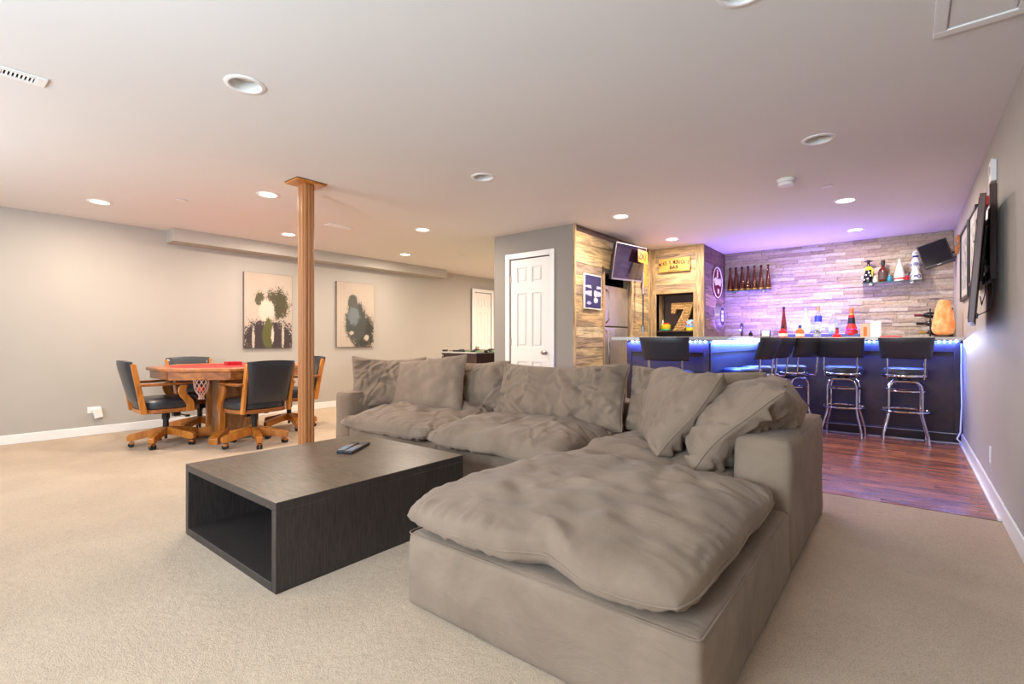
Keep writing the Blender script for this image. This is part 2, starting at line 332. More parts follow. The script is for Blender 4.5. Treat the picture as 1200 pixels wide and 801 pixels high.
# wall with the two windows, behind the camera
b = MB(); xs = [XL, -5.65, -3.95, -2.15, -.45, XR]
for i in (0, 2, 4): b.box(xs[i], xs[i+1], YF-.1, YF, 0, H+.1)
for i in (1, 3): b.box(xs[i], xs[i+1], YF-.1, YF, 0, .95).box(xs[i], xs[i+1], YF-.1, YF, 2.15, H+.1)
struct(b.build('wall_front', M['wall']))
for k, (a, c_) in enumerate(((-5.65, -3.95), (-2.15, -.45))):
    w_ = struct(MB().box(a-.06, c_+.06, YF-.02, YF+.02, .89, .95).box(a-.06, c_+.06, YF-.02, YF+.02, 2.15, 2.21).box(a-.06, a, YF-.02, YF+.02, .95, 2.15).box(c_, c_+.06, YF-.02, YF+.02, .95, 2.15).box((a+c_)/2-.02, (a+c_)/2+.02, YF-.07, YF-.03, .95, 2.15).build('window_%d' % (k+1), M['trim']))
    MB().box(a, c_, YF-.055, YF-.05, .95, 2.15).build('pane', glass('window_glass', (245, 250, 255), 0), w_)
# baseboards
def baseb(name, b): return sbx(name, b, M['trim'], .006)
baseb('baseboard_left', (XL, XL+.015, YF, 7.53, 0, .10)); baseb('baseboard_right', (XR-.015, XR, YF, 6.86, 0, .11))
sbx('trim_1', (XR-.03, XR-.015, 4.07, 6.86, 0, .02), M['trim'], .004)
baseb('baseboard_closet', (XC, -4.05, YC-.015, YC, 0, .10)); baseb('baseboard_closet', (-3.30, XP-.02, YC-.015, YC, 0, .10))
baseb('baseboard_front', (XL, XR, YF, YF+.015, 0, .10)); baseb('baseboard_far', (XL, XC, 9.185, 9.2, 0, .10))
# soffit along the left wall
sbx('trim_soffit', (XL, -6.93, 2.06, 6.60, 2.285, H), M['wall']).name = 'trim_2'
# doors
def six_panel(name, wdt, hgt, hinge, knob_side):
    """local: x across (0..wdt), y=0 front face looking to -y, z up"""
    d = bpy.data.objects.new(name, None); C.objects.link(d); struct(d)
    sl = MB().box(0, wdt, .014, .04, 0, hgt); st = .11*wdt/.61*1.0; md = .085*wdt/.61
    rails = [0, .22, .83, .98, 1.72, 1.83, hgt-.105, hgt]
    z = [(0, .20), (.80, .99), (1.66, 1.80), (hgt-.11, hgt)]
    for a, c_ in z: sl.box(0, wdt, 0, .014, a, c_)
    for a, c_ in ((0, st), (wdt/2-md/2, wdt/2+md/2), (wdt-st, wdt)): sl.box(a, c_, .0005, .014, 0, hgt)
    sl.build('door_slab', M['door'], d, .004)
    for a, c_ in ((st, wdt/2-md/2), (wdt/2+md/2, wdt-st)):
        for e, f in ((.20, .80), (.99, 1.66), (1.80, hgt-.11)):
            MB().box(a+.022, c_-.022, .003, .016, e+.022, f-.022).build('door_panel', M['door'], d, .010)
    k = MB().lathe([(.030, 0), (.030, .006), (.012, .010), (.012, .035), (.026, .045), (.029, .058), (.022, .070), (0, .072)], 20)
    k.v = [(p[0]+knob_side, -p[2], p[1]+.92) for p in k.v]; k.build('door_knob', M['nickel'], d)
    for hz in (.25, 1.05, 1.85): MB().box(hinge-.012, hinge+.012, -.006, .004, hz-.045, hz+.045).build('hinge', M['nickel'], d)
    c = MB(); cw = .068
    c.box(-.012-cw, -.012, -.02, .0, -.005, hgt+.012+cw).box(wdt+.012, wdt+.012+cw, -.02, .0, -.005, hgt+.012+cw).box(-.012, wdt+.012, -.02, .0, hgt+.012, hgt+.012+cw)
    c.build('door_casing', M['trim'], d, .006); return d
d1 = six_panel('door_1', .60, 2.095, 0, .545); d1.location = (-3.98, YC-.001, .005)
d2 = six_panel('door_2', .52, 2.09, .52, .05); d2.location = (XL+.045, 7.62, .005); d2.rotation_euler = (0, 0, R(90))
# plank walls
def fr(x): return x
PKW = [('wall_plank_side', None)]
sidewall = struct(MB().box(XP-.11, XP-.012, YC+.1, 5.645, 0, H+.1).box(XP-.11, XP-.012, 6.46, YN+.1, 0, H+.1).box(XP-.11, XP-.012, 5.645, 6.46, 1.95, H+.1).build('wall_bar_left', M['grout']))
def planks(parent, ax, fixed, sgn, a0, a1, z0, z1, holes, mat, hgt=.118, seed=1, lmin=.35, lmax=1.1, th=.012):
    """rows of boards on plane ax=fixed; boards run along the other horizontal axis"""
    r = random.Random(seed); z = z0; n = 0
    while z < z1-.01:
        ze = min(z+hgt*r.uniform(.85, 1.2), z1); ze = z1 if z1-ze < .05 else ze
        segs = [(a0, a1)]
        for (h0, h1, g0, g1) in holes:
            if ze > g0+.005 and z < g1-.005:
                ns = []
                for s0, s1 in segs:
                    if h0 > s0: ns.append((s0, min(h0, s1)))
                    if h1 < s1: ns.append((max(h1, s0), s1))
                segs = [q for q in ns if q[1]-q[0] > .01]
        for s0, s1 in segs:
            p = s0
            while p < s1-.001:
                q = p+r.uniform(lmin, lmax); q = s1 if s1-q < .2 else q
                t = th*r.uniform(.6, 1.25); g = .0015
                m_ = M['plank_red'] if (z1-ze < .001 and mat != M['plank_x'] and z1 > 2.3) else mat
                if ax == 'x': b_ = (fixed-.012*sgn, fixed+(t-.012)*sgn, p+g, q-g, z+g, ze-g)
                else: b_ = (p+g, q-g, fixed-.012*sgn, fixed+(t-.012)*sgn, z+g, ze-g)
                b_ = tuple(v_ for k2 in range(3) for v_ in sorted(b_[2*k2:2*k2+2]))
                bx('plank', b_, m_, parent, .0015); n += 1; p = q
        z = ze
    return n
planks(sidewall, 'x', XP, 1, YC+.035, YN-.0, 0, H, [(5.645, 6.46, 0, 1.95)], M['plank_y'], seed=3)
def tb(b, parent, mat): return bx('trim_board', b, mat, parent, .002)
tb((XP-.012, XP+.012, YC-.003, YC+.03, 0, H), sidewall, M['plank_z'])
tb((XP-.10, XP+.014, 6.40, 6.47, 0, 1.95), sidewall, M['plank_z']); tb((XP-.10, XP+.014, 5.62, 5.65, 0, 1.95), sidewall, M['plank_z'])
tb((XP-.012, XP+.018, YN-.09, YN, 0, H), sidewall, M['plank_z'])
# fridge recess
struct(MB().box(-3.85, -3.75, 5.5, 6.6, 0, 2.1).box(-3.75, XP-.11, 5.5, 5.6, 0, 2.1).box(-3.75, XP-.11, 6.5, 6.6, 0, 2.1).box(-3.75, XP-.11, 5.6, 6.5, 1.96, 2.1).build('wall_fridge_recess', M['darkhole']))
# niche wall
N0, N1, NZ0, NZ1 = -2.94, -2.385, 1.10, 1.765
nw = struct(MB().box(XP-.1, N0, YN+.012, YN+.1, 0, H+.1).box(N1, XS, YN+.012, YN+.1, 0, H+.1).box(N0, N1, YN+.012, YN+.1, NZ1, H+.1).box(N0, N1, YN+.012, YN+.1, 0, NZ0).build('wall_niche', M['grout']))
planks(nw, 'y', YN, -1, XP+.06, XS-.10, 0, H, [(N0, N1, NZ0, NZ1)], M['plank_x'], seed=11, lmin=.6, lmax=1.4)
tb((XP+.014, XP+.075, YN-.016, YN+.012, 0, H), nw, M['plank_z']); tb((XS-.105, XS+.012, YN-.016, YN+.012, 0, H), nw, M['plank_z'])
tb((N0-.05, N1+.03, YN-.02, YN+.012, NZ1, NZ1+.055), nw, M['plank_x']); tb((N0-.02, N0, YN-.02, YN+.3, NZ0, NZ1), nw, M['plank_z']); tb((N1, N1+.05, YN-.02, YN+.3, NZ0, NZ1), nw, M['plank_z'])
struct(MB().box(N0-.02, N1+.05, YN+.34, YN+.36, NZ0-.02, NZ1+.02).box(N0-.02, N1+.05, YN+.02, YN+.35, NZ1, NZ1+.02).box(N0-.02, N1+.05, YN, YN+.35, NZ0-.02, NZ0).build('wall_niche_lining', plain('brown_niche_lining', (92, 70, 62), .6)))
tag(bx('niche_shelf', (N0, N1, YN+.0, YN+.34, 1.195, 1.215), M['espresso'], None), 'dark shelf board inside the plank wall niche under the big seven', 'shelf')
# short side wall towards the stone
sw = struct(MB().box(XS-.1, XS-.012, YN+.1, YB+.1, 0, H+.1).build('wall_short_plank', M['grout']))
planks(sw, 'x', XS, 1, YN+.012, YB-.03, 0, H, [], M['plank_p'], seed=5, hgt=.16)
# stone wall : individual split-face strips above the counter, joined below
st = struct(bx('wall_stone', (XS, XR, YB-.03, YB, 0, H), M['grout']))
r = random.Random(21); z = 1.11; cnt = 0; low = MB()
def stone_rows(z, z1, single):
    global cnt
    while z < z1-.005:
        ze = min(z+.0495, z1); p = XS+r.uniform(-.15, 0)
        while p < XR-.002:
            q = p+r.uniform(.18, .42); q = XR if XR-q < .1 else q
            a, c_ = max(p, XS+.001), q; p = q
            if c_-a < .02: continue
            t = r.uniform(.004, .030); n = 4; vs = []
            for j in range(3):
                for i in range(n+1):
                    e = 0 if (i in (0, n) or j in (0, 2)) else r.uniform(-.002, .007)
                    vs.append((a+.001+(c_-a-.002)*i/n, YB-.03-t-e, z+.001+(ze-z-.002)*j/2))
            k = len(vs); vs += [(a+.001, YB-.03, z+.001), (c_-.001, YB-.03, z+.001), (c_-.001, YB-.03, ze-.001), (a+.001, YB-.03, ze-.001)]
            fs = [(j*(n+1)+i, j*(n+1)+i+1, (j+1)*(n+1)+i+1, (j+1)*(n+1)+i) for j in range(2) for i in range(n)]
            fs += [tuple(range(n+1))[::-1]+(k, k+1), tuple(2*(n+1)+i for i in range(n+1))+(k+2, k+3), (0, n+1, 2*(n+1), k+3, k), (n, k+1, k+2, 3*n+2, 2*n+1)]
            if single:
                c = Vector(((a+c_)/2, YB-.03, (z+ze)/2)); mb = MB(); mb.add([tuple(Vector(v_)-c) for v_ in vs], fs); o = mb.build('stone', M['stone'], None, sharp=20)
                o.parent = st; o.matrix_parent_inverse = Matrix.Identity(4); o.location = c-st.location; cnt += 1
            else: low.add(vs, fs)
        z = ze
stone_rows(1.11, H, True); stone_rows(0.03, 1.11, False)
low.v = [tuple(Vector(v_)-st.location) for v_ in low.v]
o = low.build('stone_courses', M['stone'], None, sharp=20); o.parent = st; o['kind'] = 'stuff'
print('stones', cnt)
# wooden floor of the bar
fl = sbx('floor_wood', (XP, XR, 4.07, YB, -.012, -.004), M['espresso'])
r = random.Random(9); y = 4.07
while y < 7.3:
    ye = y+.0975; x = XP-r.uniform(0, .6)
    while x < XR:
        q = x+r.uniform(.55, 1.25); a, c_ = max(x, XP), min(q, XR-.0)
        if c_-a > .02:
            o = bx('floor_plank', (a+.0006, c_-.0006, y+.0006, ye-.0006, -.004, .003), M['floorwood'], None); o.parent = fl; o.location = o.location-fl.location
        x = q
    y = ye

# ------------------------------------------------------------------ ceiling fixtures
def can(x, y, lit, label, group, lab=True):
    t = thing('ceiling_light', label, 'ceiling light', (x, y, H), 0, group)
    MB().lathe([(.077, -.001), (.077, -.006), (.082, -.007), (.098, -.004), (.100, 0)], 32).build('tmp', M['trim'])
    o = bpy.data.objects['tmp']; bpy.data.objects.remove(o)
    mb = MB(); n = 32; prof = [(.100, 0), (.099, -.004), (.082, -.007), (.076, -.004), (.074, .0)]
    vs = [(r_*math.cos(2*PI*i/n), r_*math.sin(2*PI*i/n), z) for r_, z in prof for i in range(n)]
    fs = [(j*n+i, j*n+(i+1) % n, (j+1)*n+(i+1) % n, (j+1)*n+i) for j in range(len(prof)-1) for i in range(n)]
    mb.add(vs, fs).build('trim_ring', M['trim'], t)
    mb = MB(); prof = [(.076, -.002), (.070, .03), (.060, .075), (.060, .08)]
    vs = [(r_*math.cos(2*PI*i/n), r_*math.sin(2*PI*i/n), z) for r_, z in prof for i in range(n)]
    mb.add(vs, [(j*n+i, j*n+(i+1) % n, (j+1)*n+(i+1) % n, (j+1)*n+i) for j in range(3) for i in range(n)]).build('baffle', M['baffle'], t)
    zl = .012 if lit else .045
    MB().lathe([(.070 if lit else .060, zl+.02), (.068 if lit else .058, zl), (.03, zl-.006), (0, zl-.007)], 24).build('lens', M['lens_on'] if lit else M['lens_off'], t)
    if lit:
        hall = y > 7.6
        d = bpy.data.lights.new('can_lamp', 'AREA'); d.shape = 'DISK'; d.size = .13; d.energy = CAN_W*(4 if hall else 1); d.color = CAN_COL
        l = bpy.data.objects.new('can_lamp', d); C.objects.link(l); l.parent = t; l.location = (0, 0, -.012)
names = ['lit recessed ceiling light nearest the left edge of the frame', 'lit recessed ceiling light just left of the wooden post', 'lit recessed ceiling light close beside the left soffit',
         'lit recessed ceiling light between the post and the closet wall', 'lit recessed ceiling light above the far end of the soffit', 'lit recessed ceiling light in front of the plank wall corner',
         'lit recessed ceiling light above the plank niche and its sign', 'lit recessed ceiling light before the bar stools, largest over the bar', 'lit recessed ceiling light closest to the stone wall', 'lit recessed ceiling light hidden behind the closet']
for (x, y), n_ in zip(LIT, names): can(x, y, True, n_, 'lit recessed ceiling lights')
for (x, y), n_ in zip(OFF, ['unlit recessed ceiling light above the coffee table, largest of them', 'unlit recessed ceiling light in the middle of the ceiling', 'unlit recessed ceiling light in front of the smoke detector', 'unlit recessed ceiling light cut by the top edge of the frame']): can(x, y, False, n_, 'unlit recessed ceiling lights')
t = thing('smoke_detector', 'round white smoke detector on the ceiling before the bar', 'smoke detector', (-.80, 4.71, H))
MB().lathe([(.070, 0), (.070, -.012), (.062, -.014), (.060, -.05), (.052, -.056), (0, -.057)], 28).build('housing', M['white'], t); MB().torus((0,0,-.03), .061, .0022, 28, 6).build('vent_ring', M['silver'], t)
for x, y, l_ in ((-.55, 5.14, 'small round sprinkler cover on the ceiling beside the smoke detector'), (-5.5, 1.70, 'small round white sprinkler cover between the two left ceiling lights'), (-5.57, 5.63, 'small round sprinkler cover far down the ceiling near the soffit end')):
    t = thing('sprinkler_cover', l_, 'sprinkler', (x, y, H)); MB().lathe([(.045, -.004), (.045, -.007), (.02, -.009), (0, -.0095)], 24).build('cover_plate', M['white'], t); MB().lathe([(.028, 0), (.028, -.004), (0, -.004)], 20).build('shadow_gap', M['darkhole'], t)
def vent(loc, L, Wd, n, label, rz=0):
    t = thing('ceiling_vent', label, 'vent', loc, rz)
    fw = .03; b = MB().box(-Wd/2, Wd/2, -L/2, -L/2+.045, -.008, 0).box(-Wd/2, Wd/2, L/2-.045, L/2, -.008, 0).box(-Wd/2, -Wd/2+fw, -L/2+.045, L/2-.045, -.008, 0).box(Wd/2-fw, Wd/2, -L/2+.045, L/2-.045, -.008, 0).box(-Wd/2+fw, Wd/2-fw, -.012, .012, -.008, 0)
    b.build('vent_frame', M['trim'], t, .002); MB().box(-Wd/2+fw, Wd/2-fw, -L/2+.045, L/2-.045, -.0012, -.0004).build('vent_throat', M['darkhole'], t)
    for i in range(n):
        y = -L/2+.055+(L-.11)*i/(n-1); mb = MB(); mb.T = Tr((0, y, -.004), 0, R(50)); mb.box(-Wd/2+fw, Wd/2-fw, -.0008, .0008, -.004, .004).build('slat', M['trim'], t)
vent((-3.57, .30, H), .36, .12, 17, 'white slotted ceiling vent at the left edge of the frame')
vent((-5.3, 3.28, H), .32, .12, 12, 'small ceiling vent just right of the wooden post')
t = thing('ceiling_access_panel', 'white square return air panel at the top right of the ceiling', 'panel', (.21, 2.62, H))
MB().box(-.12, .19, -.30, -.25, -.012, 0).box(-.12, .19, .25, .30, -.012, 0).box(-.12, -.075, -.25, .25, -.012, 0).box(.145, .19, -.25, .25, -.012, 0).build('panel_frame', M['trim'], t, .003)
MB().box(-.07, .14, -.245, .245, -.006, 0).build('panel_face', M['white'], t, .002)

# ------------------------------------------------------------------ wall things
def canvas(y0, y1, z0, z1, mat, label):
    t = thing('canvas_print', label, 'picture', (XL, (y0+y1)/2, (z0+z1)/2), 0, None); h = (y1-y0)/2; v_ = (z1-z0)/2
    MB().box(.004, .036, -h, h, -v_, v_).build('stretcher_canvas', plain('canvas_edge', (120, 104, 92), .8), t, .003)
    MB().box(.0362, .038, -h+.003, h-.003, -v_+.003, v_-.003).build('print', mat, t)
canvas(2.97, 3.655, .965, 2.035, M['canvas_a'], 'canvas print of dark ink splatter with olive streak, left of the post')
canvas(4.39, 5.10, .965, 2.035, M['canvas_b'], 'canvas print of grey and black ink splatter, right of the post')
t = thing('wall_outlet', 'white left wall outlet plate beside the poker chairs', 'outlet', (XL, 1.365, .285)); MB().box(0, .006, -.06, .06, -.035, .035).build('cover_plate', M['white'], t, .002)
t = thing('plug_in_device', 'tilted white plug-in night light hanging from the left wall outlet', 'night light', (XL+.006, 1.385, .265)); mb = MB(); mb.T = Tr((0, 0, 0), 0, R(12)); mb.box(0, .035, -.035, .045, -.075, .04).build('body', M['white'], t, .006); mb = MB(); mb.T = Tr((0, 0, 0), 0, R(12)); mb.box(.034, .037, .0, .006, .0, .012).build('indicator', M['yellow'], t)
t = thing('wall_outlet', 'white outlet low on the right wall', 'outlet', (XR, 4.70, .285)); MB().box(-.006, 0, -.036, .036, -.058, .058).build('cover_plate', M['white'], t, .002)
for s in (-.02, .02): MB().box(-.008, -.005, -.016, .016, s-.013, s+.013).build('socket', M['white'], t, .002)
t = thing('wall_thermostat', 'white wall control unit high on the right wall above the television bracket', 'wall control', (XR, 4.45, 2.17)); MB().box(-.03, 0, -.05, .06, -.07, .07).build('body', M['white'], t, .006); MB().box(-.034, -.03, -.02, .03, -.02, .03).build('button_panel', M['silver'], t, .002); MB().cyl((-.015, .05, .07), (-.015, .05, .10), .004, 8).build('antenna', M['white'], t)
# tv mount and big television on the right wall
t = thing('wall_mount_frame', 'dark wooden frame around a pale mounting plate on the right wall', 'mount', (XR, 4.86, 1.775))
MB().box(-.035, 0, -.45, -.37, -.31, .31).box(-.035, 0, .37, .45, -.31, .31).box(-.035, 0, -.37, .37, .23, .31).box(-.035, 0, -.37, .37, -.31, -.25).build('frame', wood('dark_walnut', (92, 60, 48), (62, 40, 34), .4), t, .004)
MB().box(-.008, 0, -.37, .37, -.25, .23).build('backing_plate', M['white'], t); MB().box(-.05, -.008, -.03, .07, -.12, .14).build('wall_plate', M['silver'], t, .003)
MB().tube([(-.05, .02, 0), (-.075, -.10, 0), (-.06, -.2, 0)], .012, 8).build('swing_arm', M['black'], t); MB().box(-.05, -.01, -.42, -.33, .18, .24).build('clamp', M['red'], t, .004)
t = thing('television', 'large flat television seen edge on, swung out from the right wall', 'television', (.365, 4.5, 1.56), math.atan2(-.085, 1.0))
T_ = Tr((0, 0, 0), 0, 0, R(4.0)); mb = MB(); mb.T = T_; mb.box(-.014, .016, -.52, .52, -.38, .38).build('tv_case', wood('dark_bezel', (104, 72, 64), (76, 50, 46), .35), t, .004)
mb = MB(); mb.T = T_; mb.box(-.0165, -.014, -.50, .50, -.36, .36).build('screen', M['screen'], t); mb = MB(); mb.T = T_; mb.box(.016, .034, -.32, .32, -.12, .22).build('rear_housing', M['black'], t, .006)
mb = MB(); mb.T = T_; mb.tube([(.03, -.30, -.02), (.045, -.33, -.10), (.05, -.35, -.20), (.04, -.36, -.27), (.03, -.40, -.22)], .003, 6); mb.tube([(.03, -.28, .0), (.06, -.30, -.04), (.085, -.33, -.18), (.075, -.36, -.30), (.03, -.44, -.335)], .003, 6).build('cable', M['black'], t)
mb = MB(); mb.T = T_; mb.box(.0, .03, -.47, -.43, -.355, -.325).build('plug', M['black'], t, .003)
def pframe(y0, y1, z0, z1, label):
    t = thing('picture_frame', label, 'picture', (XR, (y0+y1)/2, (z0+z1)/2), 0, 'black framed pictures on the right wall'); a = (y1-y0)/2; c_ = (z1-z0)/2; f = .028
    MB().box(-.025, 0, -a, -a+f, -c_, c_).box(-.025, 0, a-f, a, -c_, c_).box(-.025, 0, -a+f, a-f, -c_, -c_+f).box(-.025, 0, -a+f, a-f, c_-f, c_).build('frame', M['black'], t, .002)
    MB().box(-.012, 0, -a+f, a-f, -c_+f, c_-f).build('mat_board', plain('mat_board', (190, 184, 178), .7), t)
    mm = NM('grey_print', (150, 146, 144), .6); f_ = mm.noise(mm.obj(), 14, 5, .7); mm.set('Base Color', mm.ramp(f_, [(.4, (110, 106, 106)), (.6, (196, 190, 184))])); MB().box(-.0135, -.012, -a+f+.07, a-f-.07, -c_+f+.08, c_-f-.08).build('print', mm.m, t)
pframe(6.07, 6.88, 1.47, 2.17, 'black framed picture on the right wall, the farther of the two'); pframe(5.42, 5.98, 1.55, 2.17, 'black framed picture on the right wall behind the edge-on television')
t = thing('wooden_wall_plaque', 'small brown and teal wooden plaque hung far along the right wall', 'plaque', (XR, 7.45, 2.15))
MB().prism([(.24*math.cos(2*PI*i/18)*(1+.1*math.sin(3*i)), .105*math.sin(2*PI*i/18)*(1+.12*math.cos(2*i))) for i in range(18)], -.02, 0, 'x').build('plaque_board', M['oak'], t, .003); MB().box(-.023, -.02, -.16, .02, -.02, .02).build('painted_patch', plain('teal_paint', (70, 140, 150), .6), t)
# corner television over the bar
t = thing('television', 'small black television tilted on an arm in the stone wall corner', 'television', (.262, 7.70, 2.10), R(-8))
T_ = Tr((0,0,0), 0, R(-6), R(-17)); mb = MB(); mb.T = T_; mb.box(-.142, .142, -.02, .03, -.148, .148).build('tv_case', M['tvbody'], t, .006); mb = MB(); mb.T = T_; mb.box(-.130, .130, -.0215, -.02, -.122, .136).build('screen', M['blackgloss'], t); mb = MB(); mb.T = T_; mb.box(-.02, .02, -.022, -.02, -.14, -.132).build('logo_badge', M['silver'], t)
MB().tube([(.05, .03, 0), (.12, .09, .0), (.185, .06, .02)], .012, 8).box(.165, .185, .02, .12, -.06, .09).build('wall_arm', M['black'], t)
# television above the fridge
t = thing('television', 'flat television with a silver bezel mounted over the fridge opening', 'television', (-2.87, 6.04, 2.10), R(-3))
T_ = Tr((0,0,0), 0, 0, R(10)) @ Matrix.Rotation(R(2), 4, 'X'); mb = MB(); mb.T = T_; mb.box(-.03, .01, -.405, .405, -.235, .235).build('tv_case', M['tvbody'], t, .005)
mb = MB(); mb.T = T_; mb.box(.008, .014, -.405, -.393, -.235, .235).box(.008, .014, .393, .405, -.235, .235).box(.008, .014, -.393, .393, .223, .235).box(.008, .014, -.393, .393, -.235, -.213).build('bezel', M['silver'], t)
mb = MB(); mb.T = T_; mb.box(.008, .012, -.393, .393, -.213, .223).build('screen', NM('glossy_screen', (40, 30, 48), .06, 0, Specular_IOR_Level=1.0).m, t)
MB().tube([(-.03, -.1, .02), (-.10, -.14, .0), (-.145, -.10, .0)], .014, 8).box(-.155, -.14, -.2, .0, -.1, .1).build('wall_arm', M['black'], t); MB().tube([(-.03, -.33, -.1), (-.08, -.42, -.16), (-.13, -.45, -.08), (-.14, -.405, -.25)], .006, 6).build('cable', M['black'], t)
t = thing('framed_print', 'small white framed indigo and white print on the plank wall', 'picture', (XP+.004, 5.318, 1.668))
MB().box(0, .025, -.205, .205, -.213, .213).build('frame', M['white'], t, .003); MB().box(.025, .0265, -.19, .19, -.198, .198).build('print', M['print_c'], t)
t = thing('orange_license_plate', 'orange plate sign hanging beside the television on the plank wall', 'sign', (-2.78, 6.26, 2.20))
MB().box(0, .006, -.15, .15, -.085, .085).build('plate', plain('orange_enamel', (222, 130, 34), .4), t, .004); text('ZAZ', .13, M['black'], 'lettering', t, Matrix.Translation((.0075, 0, .0)) @ Matrix.Rotation(R(90), 4, 'Z') @ Matrix.Rotation(R(90), 4, 'X'))
MB().box(-.16, -.0, .14, .15, -.01, .01).build('hanger', M['black'], t)
t = thing('orange_pennant', 'narrow orange pennant hanging from the upright pole', 'pennant', (-2.97, 6.78, 2.05)); MB().prism([(-.045, .22), (.045, .22), (.045, -.16), (0, -.21), (-.045, -.16)], -.004, .004, 'x').build('cloth', plain('orange_cloth', (226, 140, 40), .8), t)
t = thing('wall_pole', 'tall thin pole with a silver bracket fixed upright to the plank wall', 'pole', (-2.90, 6.55, 1.18))
MB().cyl((0, 0, .55), (0, 0, 1.17), .014, 10).build('upper_shaft', M['silver'], t); MB().cyl((0, 0, 0), (0, 0, .55), .010, 10).build('lower_shaft', M['black'], t); MB().cyl((0, 0, 0), (0, 0, .09), .016, 10).build('grip', M['blackgloss'], t)
MB().box(-.11, .02, -.03, .03, .86, .885).box(-.02, .02, -.05, .05, 1.12, 1.17).build('bracket', M['nickel'], t, .003)
# name board
t = thing('bar_name_sign', 'tan wooden name board lettered in black above the niche', 'sign', (-2.658, YN-.02, 2.18))
MB().box(-.232, .232, -.02, 0, -.10, .10).build('board', wood('sign_board', (222, 168, 84), (196, 140, 62), .5, (.1, 1, 1), 30), t, .003)
TX = Matrix.Translation((0, -.021, 0)) @ Matrix.Rotation(R(90), 4, 'X'); word = "MIKE & MONICA'S"
for i, ch in enumerate(word):
    if ch == ' ': continue
    u_ = (i-(len(word)-1)/2)/((len(word)-1)/2); text(ch, .078, M['black'], 'letter', t, TX @ Matrix.Translation((u_*.208, .036-.022*u_*u_, 0)) @ Matrix.Rotation(-u_*.16, 4, 'Z'), .001, .52 if ch in 'MO&' else .62, .002)
text('BAR', .072, M['black'], 'lettering', t, TX @ Matrix.Translation((0, -.038, 0)), .001, 1.0, .002)
MB().box(-.09, .09, -.0215, -.02, -.088, -.078).build('rule_line', plain('brown_ink', (120, 76, 40), .6), t)
# round signs on the short wall
t = thing('round_metal_sign', 'maroon round sign with white lettering band on the purple plank wall', 'sign', (XS+.002, 7.735, 1.95))
def disc(r_, a, c_, n=36): return MB().prism([(r_*math.cos(2*PI*i/n), r_*math.sin(2*PI*i/n)) for i in range(n)], a, c_, 'x')
disc(.235, 0, .014).build('backing', M['maroon'], t); MB().torus((.014, 0, 0), .226, .009, 40, 8, 'x').build('rim', M['white'], t)
MB().prism([(-.03, .19), (.02, .19), (.03, .07), (-.04, .07)], .014, .016, 'x').prism([(-.19, .03), (-.1, .07), (.02, .05), (.14, .075), (.19, .03), (.15, -.05), (.02, -.03), (-.1, -.055)], .014, .016, 'x').prism([(.0, -.09), (.08, -.10), (.07, -.17), (.01, -.16)], .014, .016, 'x').build('white_motif', M['white'], t)
t = thing('round_metal_sign', 'silver bottle-cap shaped sign with fluted rim below the maroon sign', 'sign', (XS+.002, 7.845, 1.44))
n = 42; R1 = [(.205 if i % 2 else .19) for i in range(n)]; mb = MB(); mb.add([(0, R1[i]*math.cos(2*PI*i/n), R1[i]*math.sin(2*PI*i/n)) for i in range(n)]+[(.055, .165*math.cos(2*PI*i/n), .165*math.sin(2*PI*i/n)) for i in range(n)]+[(.06, .15*math.cos(2*PI*i/n), .15*math.sin(2*PI*i/n)) for i in range(n)]+[(.052, .14*math.cos(2*PI*i/n), .14*math.sin(2*PI*i/n)) for i in range(n)], [(j*n+i, j*n+(i+1) % n, (j+1)*n+(i+1) % n, (j+1)*n+i) for j in range(3) for i in range(n)]+[tuple(3*n+i for i in range(n))])
mb.build('fluted_cap', M['silver'], t, sharp=20); disc(.138, .052, .054).build('face', plain('dark_cap_face', (60, 54, 62), .5), t); MB().box(.054, .057, -.05, .05, -.075, -.03).box(.054, .057, -.06, .06, -.02, .03).box(.054, .057, -.05, .05, .045, .09).build('white_panel', M['white'], t)
# light switch end: white cable along the end of the bar
tag(MB().tube([(XR-.012, 6.845, 1.04), (XR-.014, 6.84, .7), (XR-.010, 6.845, .4), (XR-.022, 6.82, .13), (XR-.05, 6.80, .06), (XR-.02, 6.78, .03)], .007, 8).build('power_cable', M['white']), 'white cable running down the wall at the end of the bar', 'cable')

# ------------------------------------------------------------------ wooden post
t = thing('support_post', 'square fluted oak support post with a flat ceiling cap', 'post', (-4.07, 2.20, 0), 0)
MB().box(-.046, .046, -.046, .046, 0, H-.02).build('post_shaft', M['post'], t, .003)
for s, c_ in ((0, -1), (1, 0), (0, 1), (-1, 0)):
    for q in (-.03, 0, .03):
        mb = MB(); x, y = (s*.044+(q if s == 0 else 0), c_*.044+(q if c_ == 0 else 0)); mb.box(x-.011, x+.011, y-.011, y+.011, .0, H-.02).build('flute_strip', M['post'], t, .005)
MB().box(-.11, .11, -.135, .135, H-.02, H).build('cap_plate', M['oak'], t, .008); MB().box(-.112, .112, -.137, .137, H-.003, H).build('cap_gasket', M['black'], t)

